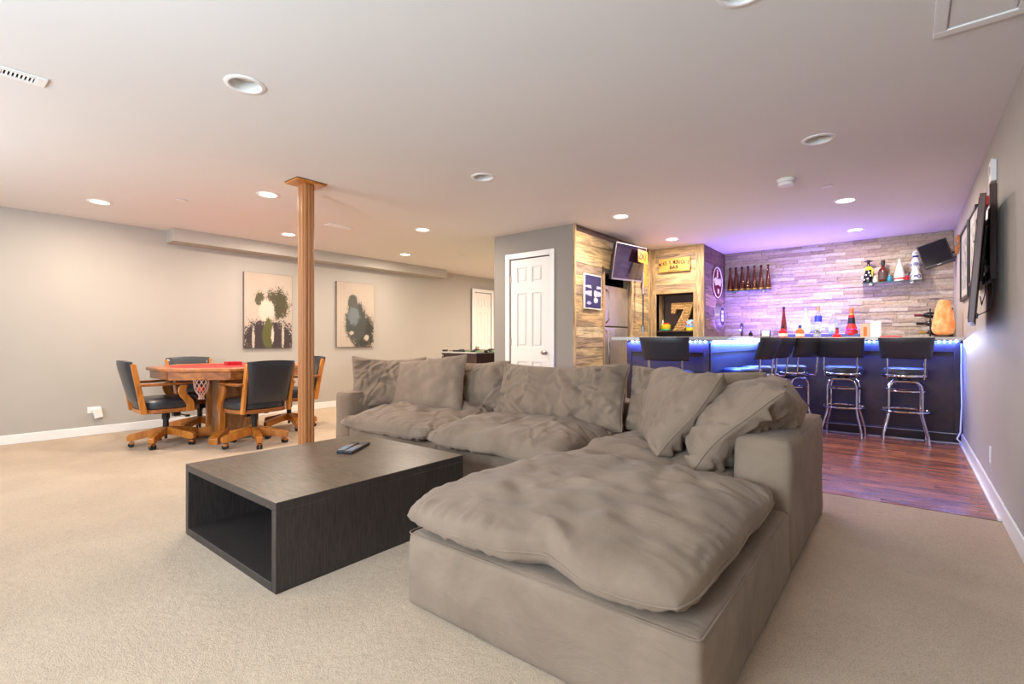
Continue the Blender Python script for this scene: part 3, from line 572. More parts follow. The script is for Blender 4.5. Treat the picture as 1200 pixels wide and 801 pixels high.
# ------------------------------------------------------------------ coffee table
t = thing('coffee_table', 'dark brown waterfall coffee table, hollow box open at the front', 'coffee table', (-2.595, 1.545, 0)); a, c_, h, k = .525, .56, .387, .038
MB().box(-a, a, -c_, c_, h-k, h-.001).build('tabletop', M['veneer_side'], t, .0025); MB().box(-a+.001, a-.001, -c_+.001, c_-.001, h-.0015, h).build('top_veneer', M['veneer'], t); MB().box(a-k, a, -c_, c_, .0, h-k).build('side_panel', M['veneer_side'], t, .0025)  # thin sheet added to carry the warm light painted on the top
MB().box(-a, -a+k, -c_, c_, .0, h-k).build('side_panel', M['veneer_side'], t, .0025); MB().box(-a+k, a-k, -c_, c_, 0, k).build('bottom_panel', M['veneer_side'], t, .002); MB().box(-a+k, a-k, -.02, 0, k, h-k).build('divider', M['veneer_side'], t)
def remote(loc, rz, label, L=.20, wd=.05):
    t = thing('remote_control', label, 'remote control', loc, rz, 'remote controls on the coffee table')
    MB().box(-wd/2, wd/2, -L/2, L/2, 0, .018).build('body', M['black'], t, .004)
    for i in range(7):
        for j in range(3): MB().box(-wd/2+.006+j*.014, -wd/2+.014+j*.014, -L/2+.015+i*.024, -L/2+.026+i*.024, .018, .0205).build('button', M['red'] if (i, j) == (6, 0) else (M['skyblue'] if i == 2 else M['silver']), t)
remote((-2.755, 1.77, .387), R(36), 'black remote control at the left of the pair on the coffee table', .26, .048); remote((-2.70, 1.80, .387), R(33), 'black remote control at the right of the pair, with grey side', .28, .052)

# ------------------------------------------------------------------ poker table
TC = (-5.85, 2.30)
t = thing('poker_table', 'octagonal oak poker table with red felt top and block pedestal', 'table', (TC[0], TC[1], 0))
def octo(r_): return [(r_*math.cos(R(22.5+45*i)), r_*math.sin(R(22.5+45*i))) for i in range(8)]
o1, o2 = octo(.78), octo(.64)
for i in range(8):
    j = (i+1) % 8; MB().prism([o1[i], o1[j], o2[j], o2[i]], .765, .80).build('rail', M['oak_h'], t, .008)
    p, q = octo(.745), octo(.72); MB().prism([p[i], p[j], q[j], q[i]], .685, .765).build('apron', M['oak_h'], t, .002)
MB().prism(octo(.641), .77, .793).build('felt', M['felt'], t); MB().prism(octo(.74), .748, .765).build('under_panel', M['oak'], t)
MB().box(-.17, .17, -.17, .17, .07, .748).build('pedestal', wood('dark_grain_oak', (170, 116, 66), (84, 50, 28), .35, (1, 1, .25), 22), t)
for s in (-1, 1):
    for q in (-1, 1): MB().box(s*.17-.028, s*.17+.028, q*.17-.028, q*.17+.028, .05, .748).build('corner_post', M['oak'], t, .004)
for i in range(4):
    mb = MB(); mb.T = Tr((0, 0, 0), R(45+90*i)); mb.prism([(.14, .16), (.25, .13), (.40, .085), (.43, .06), (.43, .0), (.39, .0), (.34, .02), (.14, .03)], -.045, .045, 'y').build('foot', M['oak'], t, .005)
nt = MB(); ang = R(-45); nx, ny = .655*math.cos(ang), .655*math.sin(ang)
nn = 10
for i in range(nn):
    for sg in (1, -1):
        nt.tube([((nx+rr_*math.cos(2*PI*(i+sg*u_)/nn)), (ny+rr_*math.sin(2*PI*(i+sg*u_)/nn)), z_) for u_, rr_, z_ in ((0, .072, .70), (.5, .066, .665), (1, .064, .63), (1.5, .058, .60), (2, .045, .57), (2.5, .028, .545), (3, .02, .52), (3.5, .03, .495))], .0028, 5)
nt.build('pocket_net', M['cord'], t); MB().torus((nx, ny, .70), .072, .005, 24, 6).build('pocket_ring', M['oak'], t)
tag(MB().lathe([(.029*math.sin(PI*i/12), -.029*math.cos(PI*i/12)) for i in range(13)], 18, (TC[0]+nx, TC[1]+ny, .597)).build('billiard_ball', M['red']), 'red ball caught in the net pocket under the poker table', 'ball')
t = thing('ashtray', 'small red glass tray on the red felt table top', 'ashtray', (-5.98, 2.36, .793)); mb = MB(); q = .07
mb.box(-q, q, -q, q, 0, .012).box(-q, -q+.014, -q, q, .012, .04).box(q-.014, q, -q, q, .012, .04).box(-q, q, -q, -q+.014, .012, .04).box(-q, q, q-.014, q, .012, .04).build('tray', NM('red_glass', (214, 40, 60), .1, Transmission_Weight=.4).m, t, .004)

def poker_chair():
    t = thing('poker_chair', '', 'chair', (0,0,0), 0, 'oak poker chairs round the table')
    for i in range(5):
        a = R(90+72*i+18); mb = MB(); mb.T = Tr((0,0,0), a); mb.prism([(.02, .185), (.06, .18), (.30, .13), (.32, .115), (.32, .068), (.29, .06), (.10, .10), (.02, .105)], -.027, .027, 'y').build('base_leg', M['oak'], t, .005)
        cs = MB(); cs.T = Tr((.285*math.cos(a), .285*math.sin(a), 0), a+.8*i)
        cs.cyl((-.024, 0, .026), (-.006, 0, .026), .026, 14); cs.cyl((.006, 0, .026), (.024, 0, .026), .026, 14); cs.cyl((0, 0, .03), (0, 0, .065), .006, 8)
        c_ = cs.build('caster', M['black'], t); mb = MB(); mb.T = cs.T; mb.box(-.028, .028, -.016, .024, .03, .054).build('caster_hood', M['brass'], c_, .004)
    MB().cyl((0, 0, .06), (0, 0, .20), .014).cyl((0, 0, .16), (0, 0, .27), .027).cyl((0, 0, .26), (0, 0, .345), .036).build('gas_column', M['black'], t)
    MB().box(-.09, .09, -.12, .10, .33, .355).box(-.05, .05, .06, .12, .285, .335).cyl((.05, .1, .31), (.20, .14, .30), .006, 8).box(.17, .21, .12, .16, .288, .31).build('tilt_mechanism', M['black'], t, .006)
    # wooden seat ring and padded seat (rounded square)
    def rs(w_, d, n=40, e=3.2, wob=0): return [(w_*math.copysign(abs(math.cos(2*PI*i/n))**(2/e), math.cos(2*PI*i/n)), d*math.copysign(abs(math.sin(2*PI*i/n))**(2/e), math.sin(2*PI*i/n))) for i in range(n)]
    MB().prism(rs(.262, .262), .352, .392).build('seat_frame', M['oak_h'], t, .006)
    mb = MB(); lv = [(.245, .392), (.257, .40), (.262, .43), (.258, .462), (.235, .486), (.17, .498), (.08, .503), (.01, .504)]; n = 40; vs = []
    for w_, z_ in lv: vs += [(x, y, z_) for x, y in rs(w_, w_, n)]
    mb.add(vs, [(j*n+i, j*n+(i+1) % n, (j+1)*n+(i+1) % n, (j+1)*n+i) for j in range(len(lv)-1) for i in range(n)]+[tuple(range(n))[::-1], tuple((len(lv)-1)*n+i for i in range(n))]).build('seat', M['vinyl'], t)
    for s in (-1, 1):
        # back post, raked
        mb = MB(); mb.prism([(-.205, .355), (-.262, .355), (-.285, .50), (-.345, .84), (-.325, .852), (-.30, .845), (-.235, .50)], s*.232-.014, s*.232+.014, 'x').build('back_post', M['oak'], t, .005)
        # arm rail and S shaped support
        mb = MB(); mb.prism([(-.28, .628), (-.10, .625), (.10, .632), (.19, .635), (.20, .648), (.19, .660), (.0, .652), (-.28, .655)], s*.262-.026, s*.262+.026, 'x').build('armrest', M['oak_h'], t, .010)
        mb = MB(); mb.prism([(.06, .625), (.12, .625), (.105, .575), (.115, .53), (.165, .47), (.18, .42), (.175, .355), (.105, .355), (.11, .42), (.09, .46), (.05, .51), (.035, .56), (.04, .60)], s*.272-.016, s*.272+.016, 'x').build('arm_support', M['oak'], t, .005)
    # curved padded back shell
    mb = MB(); nx_, nz_ = 14, 10; vs = []; fs = []
    for side in (0, 1):
        for j in range(nz_+1):
            for i in range(nx_+1):
                u_ = -1+2*i/nx_; v_ = j/nz_; wd = .215+.02*v_; x = u_*wd; edge = min(1, (1-abs(u_))*5, v_*6+.15, (1-v_)*6+.15); th = .012+.022*math.sqrt(max(edge, 0))
                y = -.245-.105*v_+.028*(u_*u_)*1.0-.02; zz = .455+.41*v_+.012*math.cos(u_*PI/2)*v_
                vs.append((x, y+(-th if side == 0 else th*1.1), zz))
    S = (nx_+1)*(nz_+1)
    for j in range(nz_):
        for i in range(nx_): q = j*(nx_+1)+i; fs.append((q, q+1, q+nx_+2, q+nx_+1)); fs.append((S+q, S+q+nx_+1, S+q+nx_+2, S+q+1))
    for i in range(nx_): fs.append((i, S+i, S+i+1, i+1)); q = nz_*(nx_+1)+i; fs.append((q, q+1, S+q+1, S+q))
    for j in range(nz_): q = j*(nx_+1); fs.append((q, q+nx_+1, S+q+nx_+1, S+q)); q += nx_; fs.append((q, S+q, S+q+nx_+1, q+nx_+1))
    mb.add(vs, fs).build('backrest', M['vinyl'], t, sharp=60)
    return t
pc = poker_chair(); place(pc, (-5.98, 1.71, 0), R(-2), 'oak and black vinyl poker chair seen side on at the table left end')
place(dup(pc), (-5.25, 2.28, 0), R(93), 'oak and black vinyl poker chair turned with its back to the camera')
place(dup(pc), (-6.50, 2.20, 0), R(-88), 'poker chair half hidden behind the table beside the wall')
place(dup(pc), (-5.90, 2.97, 0), R(172), 'poker chair at the right end of the table behind the post')

# ------------------------------------------------------------------ foosball table
t = thing('foosball_table', 'dark wooden foosball table with chrome rods behind the sofa', 'game table', (-4.86, 5.52, 0))
MB().box(-.34, .34, -.67, .67, .62, .90).build('cabinet_shell', M['espresso'], t, .004); MB().box(-.355, .355, -.685, -.64, .895, .915).box(-.355, .355, .64, .685, .895, .915).box(-.355, -.30, -.64, .64, .895, .915).box(.30, .355, -.64, .64, .895, .915).build('top_rim', M['bartop'], t, .003)
MB().box(-.30, .30, -.64, .64, .9, .902).build('play_field', M['green'], t)
for s in (-1, 1):
    for q in (-1, 1): MB().box(s*.27-.05, s*.27+.05, q*.58-.05, q*.58+.05, 0, .62).build('leg', M['espresso'], t, .004)
for i in range(4):
    y = -.52+i*.34; rd = MB().cyl((-.45, y, .925), (.42, y, .925), .008, 8).build('rod', M['chrome'], t)
    MB().cyl((.36, y, .925), (.40, y, .925), .02, 12).build('bearing', M['black'], rd); MB().cyl((-.38, y, .925), (-.47, y, .925), .017, 10).cyl((-.18, y, .925), (-.10, y, .925), .015, 10).cyl((.1, y, .925), (.18, y, .925), .015, 10).build('handle', M['black'], rd)
MB().torus((.10, -.69, .76), .035, .008, 20, 6, 'y').build('ball_return', M['nickel'], t); MB().torus((-.3, -.69, .86), .012, .006, 14, 6, 'y').build('score_peg', M['nickel'], t); MB().box(-.12, .10, -.665, -.645, .915, .94).build('score_slider', M['black'], t, .003)

# ------------------------------------------------------------------ fridge
t = thing('refrigerator', 'stainless steel refrigerator set into the plank wall', 'refrigerator', (XP-.02, 6.03, 0))
MB().box(-.68, -.05, -.35, .35, .02, 1.79).build('cabinet_body', plain('grey_fridge_side', (120, 116, 112), .5), t, .004)
for z0, z1, nm in ((.06, 1.245, 'door'), (1.262, 1.79, 'freezer_door')):
    d = MB(); pts = [(-.05, -.35), (-.05, .35), (.0, .35)]+[(.015*math.sin(PI*i/10)+.0, .34-.68*i/10) for i in range(1, 10)]+[(.0, -.35)]; d.prism(pts, z0, z1).build(nm, M['steel'], t, .006)
    o = t.children[-1] if t.children else None
    hz = (z0+.15, z1-.10) if nm == 'door' else (z0+.04, z1-.06)
    if nm == 'door': hz = (.55, 1.20)
    MB().tube([(.01, -.31, hz[0]), (.05, -.315, hz[0]+.04), (.06, -.315, (hz[0]+hz[1])/2), (.05, -.315, hz[1]-.04), (.01, -.31, hz[1])], .012, 8).build('handle', M['chrome'], t)

# ------------------------------------------------------------------ bar
def panel_face(b_, parent, along, fixed, sgn, a0, a1, z0, z1, fr_=.10):
    """picture-frame stiles and rails proud of the bar face"""
    def q(x0, x1, y0, y1): 
        r_ = (x0, x1, fixed, fixed+.012*sgn) if along == 'x' else (fixed, fixed+.012*sgn, x0, x1)
        r_ = sorted(r_[:2])+sorted(r_[2:]); return bx('stile', (*r_, y0, y1), M['espresso'], parent, .003)
    q(a0, a0+fr_*.5, z0, z1); q(a1-fr_*.5, a1, z0, z1); q(a0+fr_*.5, a1-fr_*.5, z1-fr_, z1); q(a0+fr_*.5, a1-fr_*.5, z0, z0+fr_*1.2)
t = thing('home_bar', 'L-shaped dark espresso bar with light top and blue glowing edge', 'bar', (0, 0, 0))
MB().box(-2.35, -1.49, 4.90, 6.87, 0, 1.07).build('end_cabinet', M['espresso'], t, .003); MB().box(-1.49, XR-.001, 6.87, 7.10, 0, 1.07).build('front_cabinet', M['espresso'], t, .003)
panel_face(None, t, 'x', 4.90, -1, -2.35, -1.49, 0, 1.05); panel_face(None, t, 'y', -1.49, 1, 4.90, 6.86, 0, 1.05); panel_face(None, t, 'x', 6.87, -1, -1.47, XR-.02, 0, 1.05)
MB().prism([(-2.45, 4.72), (-1.27, 4.72), (-1.27, 6.62), (XR-.001, 6.62), (XR-.001, 7.16), (-2.40, 7.06), (-2.45, 7.0)], 1.075, 1.108).build('bar_top', M['bartop'], t, .004)
MB().box(-1.47, XR-.02, 6.850, 6.858, .10, .106).box(-1.47, XR-.02, 6.846, 6.858, 0, .012).build('kick_trim', M['silver'], t)
for (x0, x1, y0, y1) in ((-2.30, -1.50, 4.876, 4.886), (-1.476, -1.466, 4.92, 6.84), (-1.45, XR-.03, 6.844, 6.854)):
    sbar = MB().box(x0, x1, y0, y1, 1.056, 1.066).build('led_strip', M['led'], t); n = int(max(x1-x0, y1-y0)/.045)
    dm = MB()
    for i in range(n):
        u_ = (i+.5)/n; cx, cy = (x0+(x1-x0)*u_, y0-.001) if (x1-x0) > (y1-y0) else (x1+.001, y0+(y1-y0)*u_)
        dm.lathe([(.009, -.006), (.009, .006), (.004, .009), (0, .0095)], 8, (cx, cy, 1.060))
    dd = dm.build('led_diode', M['led_dot'], sbar)
# back counter and raised lit step
t = thing('back_counter', 'low back counter with a blue lit bottle step before the stone wall', 'counter', (0, 0, 0))
MB().box(-2.22, XR-.002, 7.72, 8.13, 0, 1.08).build('cabinet', M['espresso'], t, .003); MB().box(-2.22, XR-.002, 7.68, 8.14, 1.08, 1.118).build('worktop', M['bartop'], t, .003)
MB().box(-1.46, -.49, 7.98, 8.13, 1.118, 1.165).build('lit_step', plain('blue_acrylic', (60, 60, 130), .3), t, .003); MB().box(-1.45, -.50, 8.10, 8.12, 1.1655, 1.175).build('step_strip', M['led_violet'], t)  # blue glow of the step's LEDs painted into its base colour

# bottles -----------------------------------------------------------
def bottle(prof, loc, glassm, label, cat='bottle', cap=None, lab=None, n=18, group=None, name='bottle', extra=None, sc=(1, 1), rz=0):
    t = thing(name, label, cat, loc, rz, group); MB().lathe(prof, n, (0,0,0), sc).build('bottle_body', glassm, t)
    if cap: MB().lathe(cap[0], n).build('cap', cap[1], t)
    if lab: MB().lathe([(lab[0]*.98, lab[1]), (lab[0], lab[1]+.001), (lab[0], lab[2]-.001), (lab[0]*.98, lab[2])], n, (0,0,0), sc).build('paper_label', lab[3], t)
    return t
Y7 = 8.08
# glass shelves
def gshelf(x0, x1, z, label):
    t = thing('glass_shelf', label, 'shelf', ((x0+x1)/2, 8.07, z)); h_ = (x1-x0)/2; MB().box(-h_, h_, -.085, .085, -.010, 0).build('glass_pane', M['shelfglass'], t, .001)
    for s in (-.7, .7): MB().box(s*h_-.018, s*h_+.018, .02, .10, -.035, -.010).build('bracket', M['nickel'], t, .003)
gshelf(-2.19, -1.585, 1.83, 'glass shelf holding the row of seven amber bottles'); gshelf(-.47, .14, 1.838, 'glass shelf holding mixed decorative bottles near the corner television')
def teq(loc, label, group): return bottle([(.034, 0), (.039, .004), (.041, .03), (.036, .11), (.026, .20), (.016, .29), (.0135, .335), (.016, .34), (.016, .345)], loc, M['amber'], label, cap=([(.016, .345), (.017, .365), (.013, .375), (0, .377)], M['darkglass']), lab=(.0425, .02, .035, M['goldfoil']), group=group)
us = [-2.146, -2.062, -1.975, -1.888, -1.80, -1.707, -1.612]; wd = ['leftmost', 'second', 'third', 'middle', 'fifth', 'sixth', 'rightmost']
b0 = None
for x, w_ in zip(us, wd):
    l_ = {'leftmost': 'leftmost tall amber bottle on the left glass shelf', 'rightmost': 'rightmost tall amber bottle on the left glass shelf', 'middle': 'middle tall amber bottle of the seven on the left glass shelf'}.get(w_, w_+' tall amber bottle from the left on the left glass shelf')
    if b0 is None: b0 = teq((x, Y7, 1.83), l_, 'seven amber bottles on the left shelf'); continue
    place(dup(b0), (x, Y7, 1.83), 0, l_)
z0 = 1.1655; LS = 'bottles on the lit step'
teq((-1.40, 8.06, z0), 'tall slim amber bottle alone on the lit step behind the bar', LS).scale = (1.08, 1.08, 1.06)
bottle([(.045, 0), (.052, .005), (.054, .16), (.045, .21), (.018, .25), (.016, .30)], (-1.12, 8.05, z0), M['frost'], 'frosted white bottle with a blue cap on the lit step', cap=([(.019, .30), (.019, .37), (0, .371)], M['skyblue']), group=LS)
bottle([(.034, 0), (.036, .1), (.042, .17), (.044, .22), (.030, .275), (.015, .30), (.014, .33)], (-.97, 8.05, z0), M['clearglass'], 'clear bottle with blue shoulder wrap and gold neck on the lit step', cap=([(.018, .31), (.02, .39), (0, .392)], M['goldfoil']), lab=(.046, .17, .25, M['cobalt']), group=LS)
bottle([(.052, 0), (.056, .01), (.056, .14), (.05, .18), (.02, .23), (.018, .285)], (-.79, 8.05, z0), M['clearglass'], 'wide clear bottle with a plain label on the lit step', cap=([(.021, .285), (.021, .30), (0, .301)], M['white']), lab=(.057, .05, .12, M['frost']), group=LS)
t = bottle([(.070, 0), (.075, .02), (.066, .09), (.044, .15), (.036, .20), (.038, .24), (.024, .30), (.022, .34)], (-.585, 8.04, z0-.02), plain('red_lacquer', (190, 40, 36), .25), 'red and black figure-shaped bottle at the right end of the lit step', cap=([(.024, .31), (.026, .36), (0, .362)], M['orange']), group=LS)
MB().lathe([(.045, .155), (.041, .19), (.038, .235), (.03, .26)], 18).build('black_collar', M['black'], t); MB().lathe([(.032, .262), (.027, .30)], 18).build('gold_band', M['goldfoil'], t); MB().torus((0, 0, .08), .069, .008, 20, 6).build('pink_sash', plain('pink_paint', (226, 60, 150), .4), t)
z1 = 1.1085; BS = 'small bottles standing on the bar top'
bottle([(.048, 0), (.050, .06), (.044, .085), (.017, .105), (.015, .125)], (-1.23, 7.02, z1), M['red'], 'squat red bottle with a white label, leftmost of the small bottles', cap=([(.017, .12), (.017, .15), (0, .151)], M['black']), lab=(.051, .015, .055, M['label']), group=BS)
bottle([(.048, 0), (.050, .065), (.042, .095), (.016, .115), (.015, .125)], (-1.04, 7.02, z1), M['orange'], 'squat orange bottle with pale label between the white and clear ones', cap=([(.017, .12), (.017, .155), (0, .156)], M['cobalt']), lab=(.051, .015, .05, M['label']), group=BS)
bottle([(.038, 0), (.040, .06), (.034, .08), (.014, .095), (.013, .10)], (-.857, 7.02, z1), M['clearglass'], 'small clear bottle with a white cap on the bar top', cap=([(.016, .095), (.016, .115), (0, .116)], M['white']), lab=(.041, .015, .05, M['frost']), group=BS)
bottle([(.045, 0), (.05, .02), (.04, .035), (.020, .05), (.018, .085), (.014, .1)], (-.655, 7.02, z1), M['red'], 'small red bottle with a wide base and thin neck', cap=([(.016, .098), (.016, .12), (0, .121)], M['maroon']), group=BS)
t = thing('gift_box', 'tan upright card box with an orange label', 'box', (-.425, 7.9, 1.1185)); MB().box(-.052, .052, -.04, .04, 0, .175).build('carton', M['kraft'], t, .002); MB().box(-.018, .018, -.0415, -.04, .01, .13).build('orange_label', M['orange'], t)
t = thing('gift_box', 'plain white upright box beside the tan box', 'box', (-.315, 7.9, 1.1185)); MB().box(-.056, .056, -.04, .04, 0, .20).build('carton', M['white'], t, .002)
t = thing('red_tray', 'flat red tray lying on the bar top', 'tray', (-.14, 7.02, z1)); MB().box(-.10, .10, -.06, .06, 0, .014).build('tray_base', M['red'], t, .003); MB().torus((0, 0, .014), .05, .004, 20, 6).build('tray_ring', M['red'], t)
# salt lamp
t = thing('salt_lamp', 'glowing orange salt crystal lamp on the bar top', 'lamp', (.302, 6.93, z1))
MB().lathe([(.078, 0), (.082, .004), (.082, .016), (.075, .02)], 24).build('lamp_base', M['espresso'], t)
bm = bmesh.new(); bmesh.ops.create_icosphere(bm, subdivisions=4, radius=1)
for v_ in bm.verts:
    z_ = (v_.co.z+1)/2; prof = (.084+.016*math.sin(min(z_*2.6, 1)*1.6)-.062*max(z_-.2, 0)); rr_ = math.sqrt(max(0, 1-abs(v_.co.z)**14)); n2 = noise.noise(v_.co*2.2)*.010+noise.noise(v_.co*6)*.005
    q = Vector((v_.co.x, v_.co.y, 0)); q = q.normalized() if q.length > 1e-4 else q
    v_.co = Vector((q.x*(prof*rr_+n2*rr_), q.y*(prof*rr_+n2*rr_), .02+z_*.375+n2*.6))
me = bpy.data.meshes.new('crystal'); bm.to_mesh(me); bm.free(); me.materials.append(M['salt']); o = bpy.data.objects.new('crystal', me); C.objects.link(o); o.parent = t
# wine rack
t = thing('wine_rack', 'black metal wine rack behind the salt lamp', 'rack', (.27, 7.88, 1.1185))
for x in (-.05, .15):
    MB().tube([(x, -.06, 0), (x, -.06, .34), (x, .06, .34), (x, .06, 0)], .006, 8).build('rack_upright', M['black'], t)
for k in range(3): MB().torus((-.05, 0, .055+k*.105), .045, .004, 20, 6, 'x').torus((.10, 0, .055+k*.105), .045, .004, 20, 6, 'x').build('cradle', M['black'], t)
for k, (dx, fo) in enumerate(((.0, M['goldfoil']), (-.02, M['darkglass']), (-.04, M['maroon']))):
    t = thing('wine_bottle', ['dark wine bottle with gold foil, lowest in the rack', 'dark wine bottle, middle of the rack', 'dark wine bottle with maroon foil, top of the rack'][k], 'bottle', (.34+dx-.0, 7.88, 1.1185+.055+k*.105), 0, 'wine bottles in the rack')
    mb = MB().lathe([(.03, 0), (.038, .005), (.038, .18), (.030, .205), (.014, .23), (.0135, .255)], 16); mb.v = [(-p[2], p[0], p[1]) for p in mb.v]; mb.v = [(p[0]+.08, p[1], p[2]) for p in mb.v]; mb.build('bottle_body', M['darkglass'], t)
    mb = MB().lathe([(.0145, .235), (.0155, .24), (.0155, .31), (.013, .312)], 14); mb.v = [(-p[2]+.08, p[0], p[1]) for p in mb.v]; mb.build('foil', fo, t)
# right shelf things
DS = 'decorative bottles on the right shelf'; zs = 1.838
t = bottle([(.060, 0), (.062, .005), (.052, .09), (.036, .15), (.030, .19), (.022, .22), (.016, .24), (.015, .27)], (-.40, 8.05, zs), M['blackgloss'], 'black figure-shaped bottle with yellow sash and wide dark hat', group=DS)
MB().lathe([(.032, .165), (.040, .175), (.038, .20), (.026, .215)], 18).build('yellow_sash', M['yellow'], t); MB().box(.035, .048, -.03, .03, .07, .19).build('yellow_drape', M['yellow'], t, .006); MB().lathe([(.010, .27), (.05, .283), (.052, .288), (.02, .295), (.018, .302), (0, .303)], 20).build('hat', plain('dark_hat', (50, 40, 70), .5), t)
for a_, z_ in ((-95, .05), (-60, .09), (-120, .1), (-75, .13), (-140, .04)): mb = MB(); mb.lathe([(.012*math.sin(PI*i/6), .012*-math.cos(PI*i/6)) for i in range(7)], 8, ((.058-z_*.12)*math.cos(R(a_)), (.058-z_*.12)*math.sin(R(a_)), z_)).build('flower_dot', M['white'], t)
bottle([(.048, 0), (.052, .01), (.053, .13), (.044, .165), (.020, .19), (.018, .225)], (-.245, 8.05, zs), M['amber'], 'amber spirit bottle with dark label and black cap on the right shelf', cap=([(.021, .215), (.022, .285), (0, .286)], M['black']), lab=(.054, .03, .135, plain('dark_illustrated_label', (70, 52, 44), .6)), group=DS)
bottle([(.022, 0), (.028, .02), (.022, .045), (.010, .06)], (-.33, 8.03, zs), M['ceramic'], 'tiny white bottle between the figure bottle and the amber bottle', cap=([(.011, .06), (.011, .085), (0, .086)], M['label']), group=DS)
bottle([(.026, 0), (.031, .03), (.024, .06), (.010, .075)], (-.175, 8.03, zs), NM('teal_glass', (40, 150, 190), .1, Transmission_Weight=.4).m, 'small teal blue bottle beside the amber spirit bottle', cap=([(.012, .073), (.013, .105), (0, .106)], M['clearglass']), group=DS)
bottle([(.056, 0), (.058, .01), (.056, .08), (.040, .15), (.022, .22), (.013, .27), (.011, .285), (0, .288)], (-.075, 8.05, zs), M['ceramic'], 'white cone-shaped ceramic bottle with a red mark', lab=(.0585, .02, .04, M['red']), group=DS)
bottle([(.022, 0), (.027, .02), (.024, .045), (.010, .06)], (.0, 8.0, zs), NM('ruby_glass', (200, 30, 60), .1, Transmission_Weight=.4).m, 'small ruby red bottle between the two white bottles', cap=([(.011, .06), (.012, .085), (0, .086)], M['clearglass']), group=DS)
t = bottle([(.058, 0), (.062, .01), (.056, .07), (.038, .115), (.034, .13), (.046, .17), (.050, .20), (.040, .25), (.022, .285), (.020, .29)], (.085, 8.05, zs), M['ceramic'], 'white and cobalt blue painted ceramic decanter', group=DS)
MB().lathe([(.020, .29), (.030, .305), (.034, .33), (.028, .355), (.012, .37), (0, .372)], 18).build('stopper', M['ceramic'], t)
MB().lathe([(.0215, .285), (.031, .303), (.031, .31), (.022, .30)], 18).build('cobalt_neck_band', M['cobalt'], t)
for a_, z_, rr_ in ((-90, .20, .022), (-90, .20, .010), (-60, .045, .02), (-120, .045, .02), (-90, .05, .008), (-30, .19, .016), (-150, .19, .016), (-90, .335, .01)):
    rad = .034 if z_ > .3 else (.052 if z_ > .15 else .062)
    b = MB(); b.T = Tr((rad*math.cos(R(a_)), rad*math.sin(R(a_)), z_), R(a_+90)); b.torus((0, 0, 0), rr_, .0035, 16, 5, 'y'); b.build('painted_scroll', M['cobalt'], t)
# things at the left of the back counter
t = thing('tap_tower', 'slim black tap standing at the left of the back counter', 'tap', (-1.92, 7.85, 1.1185)); MB().lathe([(.03, 0), (.03, .01), (.016, .02), (.016, .13), (.022, .15), (.022, .20), (.012, .215), (0, .216)], 14).build('tap_body', M['black'], t); MB().cyl((0, 0, .12), (0, -.07, .11), .009, 8).build('spout', M['nickel'], t)
t = thing('serving_tray', 'white flat tray on the back counter below the black tap', 'tray', (-1.85, 7.80, 1.1185)); MB().box(-.16, .12, -.07, .0, 0, .014).build('tray_base', M['white'], t, .003); o = t; o.location = (-1.86, 7.76, 1.1185)
bottle([(.026, 0), (.028, .05), (.02, .07), (.010, .08)], (-1.80, 7.86, 1.1185), M['darkglass'], 'short dark bottle beside the black tap', cap=([(.012, .08), (.012, .10), (0, .101)], M['black']))
t = thing('photo_frame', 'small black framed card standing on the back counter', 'frame', (-1.60, 7.86, 1.1185)); MB().box(-.065, .065, -.01, .01, .0, .012).box(-.065, .065, -.01, .01, .098, .11).box(-.065, -.05, -.01, .01, .012, .098).box(.05, .065, -.01, .01, .012, .098).build('frame', M['black'], t, .002); MB().box(-.05, .05, -.006, .004, .012, .098).build('card', M['label'], t)
# niche things
t = thing('cork_number', 'large number seven covered in wine corks inside the niche', 'decoration', (-2.60, YN+.16, 1.216))
S7 = [(-.16, .42), (.16, .42), (.165, .40), (.155, .37), (.035, .0), (-.145, .0), (-.10, .06), (.015, .30), (.02, .33), (-.07, .33), (-.09, .315), (-.11, .26), (-.165, .26)]
MB().prism(S7, -.03, .03, 'y').build('number_body', M['cork'], t, .003)
ck = MB(); r = random.Random(4)
def inside(x, y):
    c_ = False; n = len(S7)
    for i in range(n):
        (a1, b1), (a2, b2) = S7[i], S7[(i+1) % n]
        if (b1 > y) != (b2 > y) and x < (a2-a1)*(y-b1)/(b2-b1)+a1: c_ = not c_
    return c_
for i in range(10):
    for j in range(17):
        x, y = -.155+i*.034+(.01 if j % 2 else 0), .012+j*.0245
        if inside(x, y) and inside(x+.012, y) and inside(x-.012, y): ck.cyl((x-.015, -.034, y), (x+.015, -.034, y), .0105, 7)
ck.build('wine_corks', M['cork'], t)['kind'] = 'stuff'
t = thing('painted_figurine', 'yellow and green painted ceramic figurine left of the cork number', 'figurine', (-2.835, YN+.10, 1.216))
MB().lathe([(.045, 0), (.06, .015), (.072, .05), (.075, .085), (.05, .10), (0, .102)], 18).build('yellow_bowl', M['yellow'], t); MB().lathe([(.058, 0), (.075, .01), (.07, .03)], 18).build('green_base', M['green'], t)
for a_ in range(5): MB().lathe([(.016*math.sin(PI*i/6), -.016*math.cos(PI*i/6)) for i in range(7)], 8, (.035*math.cos(a_*1.3), .035*math.sin(a_*1.3), .108)).build('fruit', M['orange'] if a_ % 2 else M['red'], t)
t = thing('ceramic_cone', 'slim white cone figurine at the left edge of the niche', 'figurine', (-2.905, YN+.16, 1.216)); MB().lathe([(.024, 0), (.026, .02), (.018, .10), (.006, .17), (0, .172)], 14).build('cone_body', M['ceramic'], t); MB().lathe([(.027, .02), (.024, .05)], 14).build('painted_band', M['skyblue'], t)
t = thing('painted_figurine', 'pale blue domed figurine on a yellow base right of the cork number', 'figurine', (-2.45, YN+.08, 1.216))
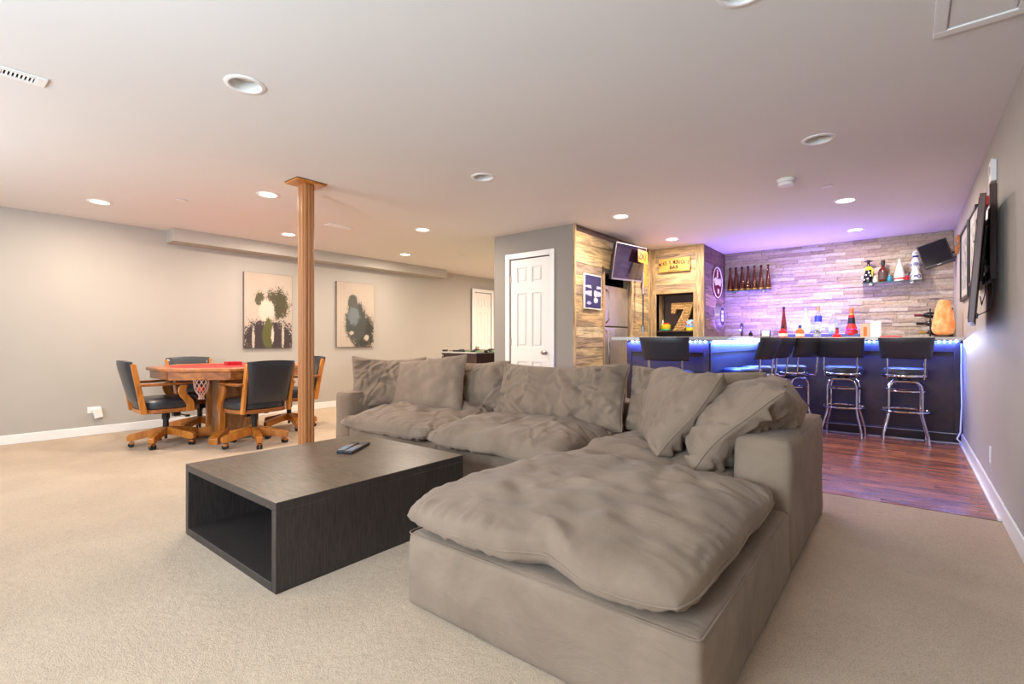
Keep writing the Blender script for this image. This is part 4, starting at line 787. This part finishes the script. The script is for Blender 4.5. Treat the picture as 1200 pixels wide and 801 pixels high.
MB().lathe([(.07, 0), (.075, .02), (.07, .045)], 18).build('yellow_base', M['yellow'], t); MB().lathe([(.07, .045), (.078, .075), (.07, .12), (.04, .155), (0, .165)], 18).build('dome', M['skyblue'], t)
for a_ in range(6): MB().lathe([(.013*math.sin(PI*i/6), -.013*math.cos(PI*i/6)) for i in range(7)], 8, (.072*math.cos(-a_*.55), .072*math.sin(-a_*.55), .08+.02*(a_ % 3))).build('painted_dot', M['red'] if a_ % 2 else M['orange'], t)

# ------------------------------------------------------------------ bar stools
def bar_stool():
    t = thing('bar_stool', '', 'stool', (0,0,0), 0, 'chrome and black vinyl bar stools')
    for sg in (-1, 1):
        a_, c_ = .135, .185; y = sg
        MB().tube([(-c_, y*c_, .0), (-c_+.006, y*(c_-.006), .10), (-a_-.006, y*(a_+.006), .27), (-a_, y*a_, .31), (-a_, y*a_, .56), (-a_+.008, y*a_, .60), (-a_+.03, y*a_, .632), (-a_+.06, y*a_, .645), (a_-.06, y*a_, .645), (a_-.03, y*a_, .632), (a_-.008, y*a_, .60), (a_, y*a_, .56), (a_, y*a_, .31), (a_+.006, y*(a_+.006), .27), (c_-.006, y*(c_-.006), .10), (c_, y*c_, .0)], .0125, 10).build('leg_frame', M['chrome'], t)
        for sx_ in (-1, 1): MB().cyl((sx_*c_, y*c_, 0), (sx_*c_, y*c_, .022), .018, 10).build('foot_cap', M['chrome'], t)
    MB().torus((0, 0, .335), .205, .0115, 44, 8).build('foot_ring', M['chrome'], t); MB().torus((0, 0, .545), .172, .009, 40, 8).build('brace_ring', M['chrome'], t)
    MB().box(-.02, .02, -.135, .135, .652, .664).box(-.135, .135, -.02, .02, .652, .664).build('seat_support', M['black'], t)
    MB().cyl((0, 0, .64), (0, 0, .69), .06, 18).build('swivel_plate', M['black'], t)
    MB().lathe([(.17, .685), (.182, .69), (.188, .715), (.188, .755), (.18, .775), (.15, .787), (.08, .79), (0, .79)], 36).build('seat', M['stoolvinyl'], t); MB().lathe([(.1895, .694), (.1915, .697), (.1915, .712), (.1895, .716)], 36).build('chrome_band', M['chrome'], t)
    for s in (-1, 1): MB().tube([(s*.10, -.02, .682), (s*.14, -.14, .680), (s*.145, -.205, .684), (s*.148, -.222, .71), (s*.15, -.228, .76), (s*.152, -.240, .92)], .0095, 8).build('back_tube', M['chrome'], t)
    mb = MB(); nx_, nz_ = 16, 8; vs = []; fs = []
    for side in (0, 1):
        for j in range(nz_+1):
            for i in range(nx_+1):
                u_ = -1+2*i/nx_; v_ = j/nz_; x = u_*(.205+.022*v_); e = min(1, (1-abs(u_))*6+.2, v_*5+.2, (1-v_)*5+.2); th = .024*math.sqrt(e)
                vs.append((x, -.262-.075*v_+.055*u_*u_+(-th if side == 0 else th), .885+.215*v_))
    S = (nx_+1)*(nz_+1)
    for j in range(nz_):
        for i in range(nx_): q = j*(nx_+1)+i; fs.append((q, q+1, q+nx_+2, q+nx_+1)); fs.append((S+q, S+q+nx_+1, S+q+nx_+2, S+q+1))
    for i in range(nx_): fs.append((i, S+i, S+i+1, i+1)); q = nz_*(nx_+1)+i; fs.append((q, q+1, S+q+1, S+q))
    for j in range(nz_): q = j*(nx_+1); fs.append((q, q+nx_+1, S+q+nx_+1, S+q)); q += nx_; fs.append((q, S+q, S+q+nx_+1, q+nx_+1))
    mb.add(vs, fs).build('backrest', M['stoolvinyl'], t, sharp=60); mb = MB()
    mb.tube([(u_/8*.223, -.337+.055*(u_/8)**2, 1.098) for u_ in range(-8, 9)], .006, 6).build('top_welt', plain('taupe_welt', (140, 126, 116), .5), t)
    return t
s0 = bar_stool(); place(s0, (-.02, 6.64, 0), R(2), 'chrome bar stool with black seat nearest the right wall')
place(dup(s0), (-.56, 6.64, 0), R(-2), 'chrome bar stool with black seat, next left of the one by the wall')
place(dup(s0), (-1.07, 6.47, 0), R(60), 'bar stool in the inner corner of the bar, its back turned aslant')
place(dup(s0), (-1.28, 5.97, 0), R(80), 'bar stool on the long side of the bar, farther of the two edge-on')
place(dup(s0), (-1.32, 5.42, 0), R(80), 'bar stool on the long side of the bar, nearer of the two edge-on')
place(dup(s0), (-1.74, 4.62, 0), R(3), 'bar stool at the end of the bar behind the sofa, back to the camera')

# ------------------------------------------------------------------ sectional sofa
def soft_pillow(L, Wd, T, nx, ny, seed, ears=.035, low=.5, p=3.0, q=.46, folds=30, fd=.010, lump=.12, pucker=.006, ground=None, seam=0.0, rnd_=.02):
    """two sewn sheets of a feather cushion, creased from the seam inwards; returns (2,nx+1,ny+1,3)"""
    rs = np.random.RandomState(seed)
    tx = np.linspace(-1, 1, nx+1); ty = np.linspace(-1, 1, ny+1); tx = np.sign(tx)*(1-(1-np.abs(tx))**1.45); ty = np.sign(ty)*(1-(1-np.abs(ty))**1.45)
    U, V = np.meshgrid(tx, ty, indexing='ij'); D = ((1-np.abs(U)**p)*(1-np.abs(V)**p)).clip(0)**q
    def wave(t, n=5): return sum(rs.uniform(-1, 1)/(k+1)*np.sin(k*PI*t+rs.uniform(0, 6.3)) for k in range(1, n))
    X = U*L/2*(1-ears*2*(1-V*V)*(Wd/L)**.3)+.006*wave(V)*np.abs(U)**3; Y = V*Wd/2*(1-ears*2.4*(1-U*U))+.006*wave(U)*np.abs(V)**3
    X = X*(1-rnd_*np.abs(V)**9); Y = Y*(1-rnd_*(L/Wd)*np.abs(U)**9)
    def field(sc, n=26):
        f = 0
        for k in range(n): a_ = rs.uniform(0, 2*PI); w_ = rs.uniform(.6, 1.4)*sc; f = f+np.sin((X*math.cos(a_)+Y*math.sin(a_))*w_+rs.uniform(0, 6.3))
        return f/math.sqrt(n/2)
    ed = np.minimum(1-np.abs(U), (1-np.abs(V))*Wd/L)*L/2
    P = np.zeros((2, nx+1, ny+1, 3)); P[..., 0] = X; P[..., 1] = Y
    for s_ in (0, 1):
        h = D*T*(1-low if s_ == 0 else low)*(1+lump*field(9)+.03*field(26))
        h = h+.004*field(42)*np.clip(ed/.05, 0, 1)
        t_ = np.where(1-np.abs(U) < (1-np.abs(V))*Wd/L, Y, X)     # gathered seam
        pk = sum(np.sin(t_*w_+rs.uniform(0, 6.3)) for w_ in (55, 83, 121, 170))/2
        h = h+pucker*pk*np.exp(-ed/.045)*np.clip(ed/.012, 0, 1)*(.5+.5*np.clip(field(7), -1, 1))
        for k in range(folds):
            side = rs.randint(4); u_ = rs.uniform(-.48, .48)
            x0_, y0_ = [(-L/2, u_*Wd), (L/2, u_*Wd), (u_*L, -Wd/2), (u_*L, Wd/2)][side]; a0 = [0, PI, PI/2, -PI/2][side]+rs.uniform(-.95, .95)
            if rs.rand() < .45: x0_ += rs.uniform(.0, .35)*L*math.cos(a0); y0_ += rs.uniform(0, .35)*Wd*math.sin(a0)
            ln_ = rs.uniform(.15, .60)*min(L, Wd*1.4); bend = rs.uniform(-1.6, 1.6); wd_ = rs.uniform(.009, .021); dp = rs.uniform(.4, 1.4)*fd
            dX, dY = X-x0_, Y-y0_; al = dX*math.cos(a0)+dY*math.sin(a0); ac = -dX*math.sin(a0)+dY*math.cos(a0)-bend*al*al*.6-.006*np.sin(al*30+k)
            f_ = np.exp(-(ac/wd_)**2)-.85*np.exp(-((ac-wd_*1.7)/(wd_*1.4))**2); f_ = f_*np.clip(al/.05, 0, 1)*np.clip(1-al/ln_, 0, 1)**.7*(al > 0)*np.clip(ed/.02, 0, 1)
            h = h-f_*dp
        h = np.maximum(h, 0) if ground is None else h
        P[s_, :, :, 2] = seam+(h if s_ == 0 else -h)
    P[0, [0, -1], :, 2] = P[1, [0, -1], :, 2] = seam; P[0, :, [0, -1], 2] = P[1, :, [0, -1], 2] = seam
    w_ = .010*wave(X/L*2, 7)+.006*field(14); P[..., 2] += w_*np.exp(-ed/.10)
    if ground is not None: g = ground(X, Y); P[..., 2] = np.maximum(P[..., 2], g); P[1, :, :, 2] = np.minimum(P[1, :, :, 2], P[0, :, :, 2]-.002*(ed > 1e-6))
    return P
def pillow_obj(P, name, parent=None, deform=None, piping=True, off=.004):
    nx, ny = P.shape[1]-1, P.shape[2]-1
    if deform is not None: P = deform(P)
    idx = -np.ones((2, nx+1, ny+1), int); vs = []
    for s in (0, 1):
        for i in range(nx+1):
            for j in range(ny+1):
                if s == 1 and (i in (0, nx) or j in (0, ny)): idx[1, i, j] = idx[0, i, j]; continue
                idx[s, i, j] = len(vs); vs.append(tuple(P[s, i, j]))
    fs = []
    for i in range(nx):
        for j in range(ny):
            fs.append((idx[0,i,j], idx[0,i+1,j], idx[0,i+1,j+1], idx[0,i,j+1])); fs.append((idx[1,i,j], idx[1,i,j+1], idx[1,i+1,j+1], idx[1,i+1,j]))
    me = bpy.data.meshes.new(name); me.from_pydata(vs, [], [tuple(int(q) for q in f) for f in fs]); me.materials.append(M['linen']); me.polygons.foreach_set('use_smooth', [True]*len(me.polygons))
    o = bpy.data.objects.new(name, me); C.objects.link(o)
    sd = o.modifiers.new('subdiv', 'SUBSURF'); sd.levels = 1; sd.render_levels = 1
    if parent: o.parent = parent
    if piping:
        ring = [P[0, i, 0] for i in range(nx)]+[P[0, nx, j] for j in range(ny)]+[P[0, i, ny] for i in range(nx, 0, -1)]+[P[0, 0, j] for j in range(ny, 0, -1)]
        ring = np.array(ring); 
        for _ in range(2): ring = (ring+np.roll(ring, 1, 0)+np.roll(ring, -1, 0))/3
        pm = MB().tube([tuple(p) for p in ring], .0042, 6, closed=True).build('piping', M['linen'], o)
    return o
def soft_box(name, x0, x1, y0, y1, z0, z1, r_, parent, res=.035, amp=.004, seed=0, wl=3.0, hem=True):
    bm = bmesh.new(); cx, cy, cz = (x0+x1)/2, (y0+y1)/2, (z0+z1)/2
    def face(o_, u_, v_, nu, nv):
        g = [[bm.verts.new(o_+u_*(i/nu)+v_*(j/nv)) for j in range(nv+1)] for i in range(nu+1)]
        for i in range(nu):
            for j in range(nv): bm.faces.new((g[i][j], g[i+1][j], g[i+1][j+1], g[i][j+1]))
    X, Y, Z = Vector((x1-x0, 0, 0)), Vector((0, y1-y0, 0)), Vector((0, 0, z1-z0)); nX, nY, nZ = [max(4, int(round(q.length/res))) for q in (X, Y, Z)]; O = Vector((x0, y0, z0))
    face(O, Y, X, nY, nX); face(O+Z, X, Y, nX, nY); face(O, X, Z, nX, nZ); face(O+Y, Z, X, nZ, nX); face(O, Z, Y, nZ, nY); face(O+X, Y, Z, nY, nZ)
    bmesh.ops.remove_doubles(bm, verts=bm.verts, dist=1e-5)
    for v_ in bm.verts:
        p = v_.co.copy(); q = Vector((min(max(p.x, x0+r_), x1-r_), min(max(p.y, y0+r_), y1-r_), min(max(p.z, z0+.004), z1-r_)))
        d = p-q
        if d.length > 1e-6: 
            dl = d.normalized(); rr_ = r_ if p.z > z0+.01 or True else 0
            if abs(p.z-z0) < 1e-4 and (abs(d.x) < 1e-6 and abs(d.y) < 1e-6): pn = p
            else:
                dd = Vector((d.x, d.y, max(d.z, 0) if p.z > cz else 0)); pn = q+dd.normalized()*r_ if dd.length > 1e-6 else p
                if abs(p.z-z0) < 1e-4: pn.z = z0
        else: pn = p; dl = Vector((0, 0, 1))
        s = Vector((seed*3.7, seed*1.3, 0)); nn_ = noise.noise(Vector((p.x*wl, p.y*wl, p.z*wl*1.6))+s)*amp*1.6+noise.noise(Vector((p.x*9, p.y*9, p.z*22))+s)*amp*.8
        if d.length > 1e-6: pn += d.normalized()*nn_*(1 if p.z > z0+.01 else .3)
        v_.co = pn
    bmesh.ops.recalc_face_normals(bm, faces=bm.faces)
    me = bpy.data.meshes.new(name); bm.to_mesh(me); bm.free(); me.materials.append(M['linen']); me.polygons.foreach_set('use_smooth', [True]*len(me.polygons)); o = bpy.data.objects.new(name, me); C.objects.link(o); o.parent = parent
    sd = o.modifiers.new('subdiv', 'SUBSURF'); sd.levels = 1; sd.render_levels = 1
    # stitched seam round the top
    i_ = r_*.42
    zt = z1-r_*.36; e_ = r_*1.1; ring = []
    for (px, py, qx, qy) in ((x0, y0, 1, 1), (x1, y0, -1, 1), (x1, y1, -1, -1), (x0, y1, 1, -1)):
        a1 = (px+qx*i_*.8, py+qy*e_, zt); a2 = (px+qx*i_*1.5, py+qy*i_*1.5, zt); a3 = (px+qx*e_, py+qy*i_*.8, zt)
        ring += [a1, a2, a3] if qx*qy > 0 else [a3, a2, a1]
    MB().tube(ring, .0028, 6, closed=True).build('seam', M['linen'], o)
    return o
SX0, SX1 = -1.60, -.41; BZ = .295
# ottoman
t = thing('ottoman', 'big square taupe ottoman with an overhanging feather cushion in the foreground', 'ottoman', (0,0,0))
soft_box('base', SX0, SX1, 1.29, 2.53, 0.0, BZ, .022, t, seed=1)
gz = lambda x, y: np.zeros_like(x)
P = soft_pillow(1.19, 1.24, .195, 96, 96, 5, rnd_=.06, ears=.006, low=.34, p=3.6, q=.30, folds=30, fd=.0045, lump=.055, pucker=.010, ground=gz, seam=.052)
def dfo(P):
    P = P.copy(); P[..., 0] += -1.04; P[..., 1] += 1.885; P[..., 2] += BZ+.004
    x, y = P[..., 0], P[..., 1]; k = np.clip(1-np.hypot(x+.92, (y-1.27))/.16, 0, 1); P[..., 1] += k*.05; P[..., 2] += k*.02
    return P
pillow_obj(P, 'seat_cushion', t, dfo)
# corner, middle and left sections
YB_ = 3.64; YS = 2.54
t = thing('sofa_corner_section', 'taupe corner section of the sectional sofa with slab back on the right', 'sofa', (0,0,0), 0, 'sectional sofa modules')
soft_box('base', SX0, SX1-.255, YS, YB_-.25, 0, BZ, .022, t, seed=2)
soft_box('side_back', SX1-.255, SX1, YS, YB_, 0, .615, .035, t, seed=3, amp=.005); soft_box('rear_back', SX0, SX1-.257, YB_-.25, YB_, 0, .615, .035, t, seed=4)
P = soft_pillow(.97, .98, .20, 60, 60, 8, ears=.01, low=.25, ground=gz, seam=.035, folds=20, fd=.007)
def mv(dx, dy, dz):
    def f(P): P = P.copy(); P[..., 0] += dx; P[..., 1] += dy; P[..., 2] += dz; return P
    return f
pillow_obj(P, 'seat_cushion', t, mv(-1.13, 2.96, BZ+.004))
t = thing('sofa_middle_section', 'taupe armless middle section of the sectional sofa', 'sofa', (0,0,0), 0, 'sectional sofa modules')
soft_box('base', SX0-1.19, SX0-.003, YS, YB_-.25, 0, BZ, .022, t, seed=5, amp=.009, wl=2); soft_box('rear_back', SX0-1.19, SX0-.003, YB_-.25, YB_, 0, .615, .035, t, seed=6)
P = soft_pillow(1.18, 1.12, .21, 90, 84, 12, ears=.008, low=.28, p=3.6, q=.31, rnd_=.055, ground=gz, seam=.045, folds=46, fd=.008, lump=.09, pucker=.012); pillow_obj(P, 'seat_cushion', t, mv(SX0-.60, 2.96, BZ+.004))
t = thing('sofa_left_section', 'taupe left end section of the sectional sofa with slab arm', 'sofa', (0,0,0), 0, 'sectional sofa modules')
XA = SX0-1.193; XE = XA-1.16
soft_box('base', XE, XA, YS, YB_-.25, 0, BZ, .022, t, seed=7, amp=.007); soft_box('rear_back', XE, XA, YB_-.25, YB_, 0, .615, .035, t, seed=8); soft_box('armrest', XE-.235, XE-.003, YS, YB_, 0, .60, .035, t, seed=9)
P = soft_pillow(1.15, 1.10, .20, 90, 84, 31, ears=.008, low=.28, p=3.6, q=.31, rnd_=.055, ground=gz, seam=.045, folds=70, fd=.011, lump=.12, pucker=.014); pillow_obj(P, 'seat_cushion', t, mv(XE+.59, 2.95, BZ+.004))

# loose cushions: simulated flat (x = width, y = height, z = thickness), then stood up
def cushion(seed, wdt, hgt, T, base, yaw, lean, label, roll=0, curl=0, slump=0, name='back_cushion', folds=56, fd=.015, lump=.17, ears=.035, twist=0):
    """base: bottom-centre point; yaw: heading about z (0 -> front looks to -y); lean: backwards tilt"""
    P = soft_pillow(wdt, hgt, T, 84, 48, seed, ears=ears, folds=folds, fd=fd, lump=lump)
    def f(P):
        P = P.copy(); x, y, z = P[..., 0].copy(), P[..., 1]+hgt*.47, P[..., 2].copy()
        if curl: z = z-curl*np.clip(y/hgt, 0, 1.2)**2      # top bends backwards
        if slump: y = y*(1-slump*np.cos(x/wdt*PI)*np.clip(y/hgt, 0, 1)*1.0); z = z*(1+.25*slump*np.cos(y/hgt*PI))
        c_, s_ = math.cos(roll), math.sin(roll); x, y = x*c_-y*s_, x*s_+y*c_
        # stand up: y->up, z->front(-y world)
        X, Y, Z = x, -z, y
        c_, s_ = math.cos(lean), math.sin(lean); Y, Z = Y*c_+Z*s_, -Y*s_+Z*c_
        c_, s_ = math.cos(yaw), math.sin(yaw); X, Y = X*c_-Y*s_, X*s_+Y*c_
        P[..., 0], P[..., 1], P[..., 2] = X, Y, Z; return P
    o = pillow_obj(P, name, None, f); zmin = 0
    o.location = base; tag(o, label, 'cushion', 'loose feather cushions on the sofa'); return o
SZ = .435
cushion(41, .72, .52, .22, (-3.85, 2.93, SZ), R(58), R(16), 'taupe back cushion leaning in the far left arm corner of the sofa', roll=R(-1), slump=.06)
cushion(42, 1.06, .49, .22, (-3.27, 3.27, SZ), R(2), R(14), 'taupe back cushion behind the tilted square throw cushion', slump=.05)
cushion(43, .86, .54, .20, (-3.42, 2.97, SZ-.02), R(6), R(18), 'smooth taupe throw cushion tilted in front, peak highest on the left section', roll=R(7), folds=10, fd=.005, lump=.06)
cushion(44, 1.22, .52, .28, (-2.17, 3.19, SZ-.02), R(-1), R(18), 'wide wrinkled taupe back cushion in the middle of the sofa', slump=.06, roll=R(1.5), folds=80, fd=.017)
cushion(45, .92, .48, .22, (-1.14, 3.27, SZ), R(-2), R(12), 'taupe back cushion in the sofa corner behind the leaning ones', slump=.06, roll=R(-1))
cushion(46, 1.0, .58, .29, (-1.29, 2.96, SZ), R(-60), R(38), 'large taupe cushion slouching diagonally before the right back', roll=R(3), slump=.04)
cushion(47, 1.02, .60, .33, (-.91, 2.96, SZ-.02), R(-82), R(34), 'large taupe cushion flopped over the right slab back, nearest the camera', curl=.12, roll=R(1), folds=70, fd=.017)
print('objects', len(bpy.data.objects))
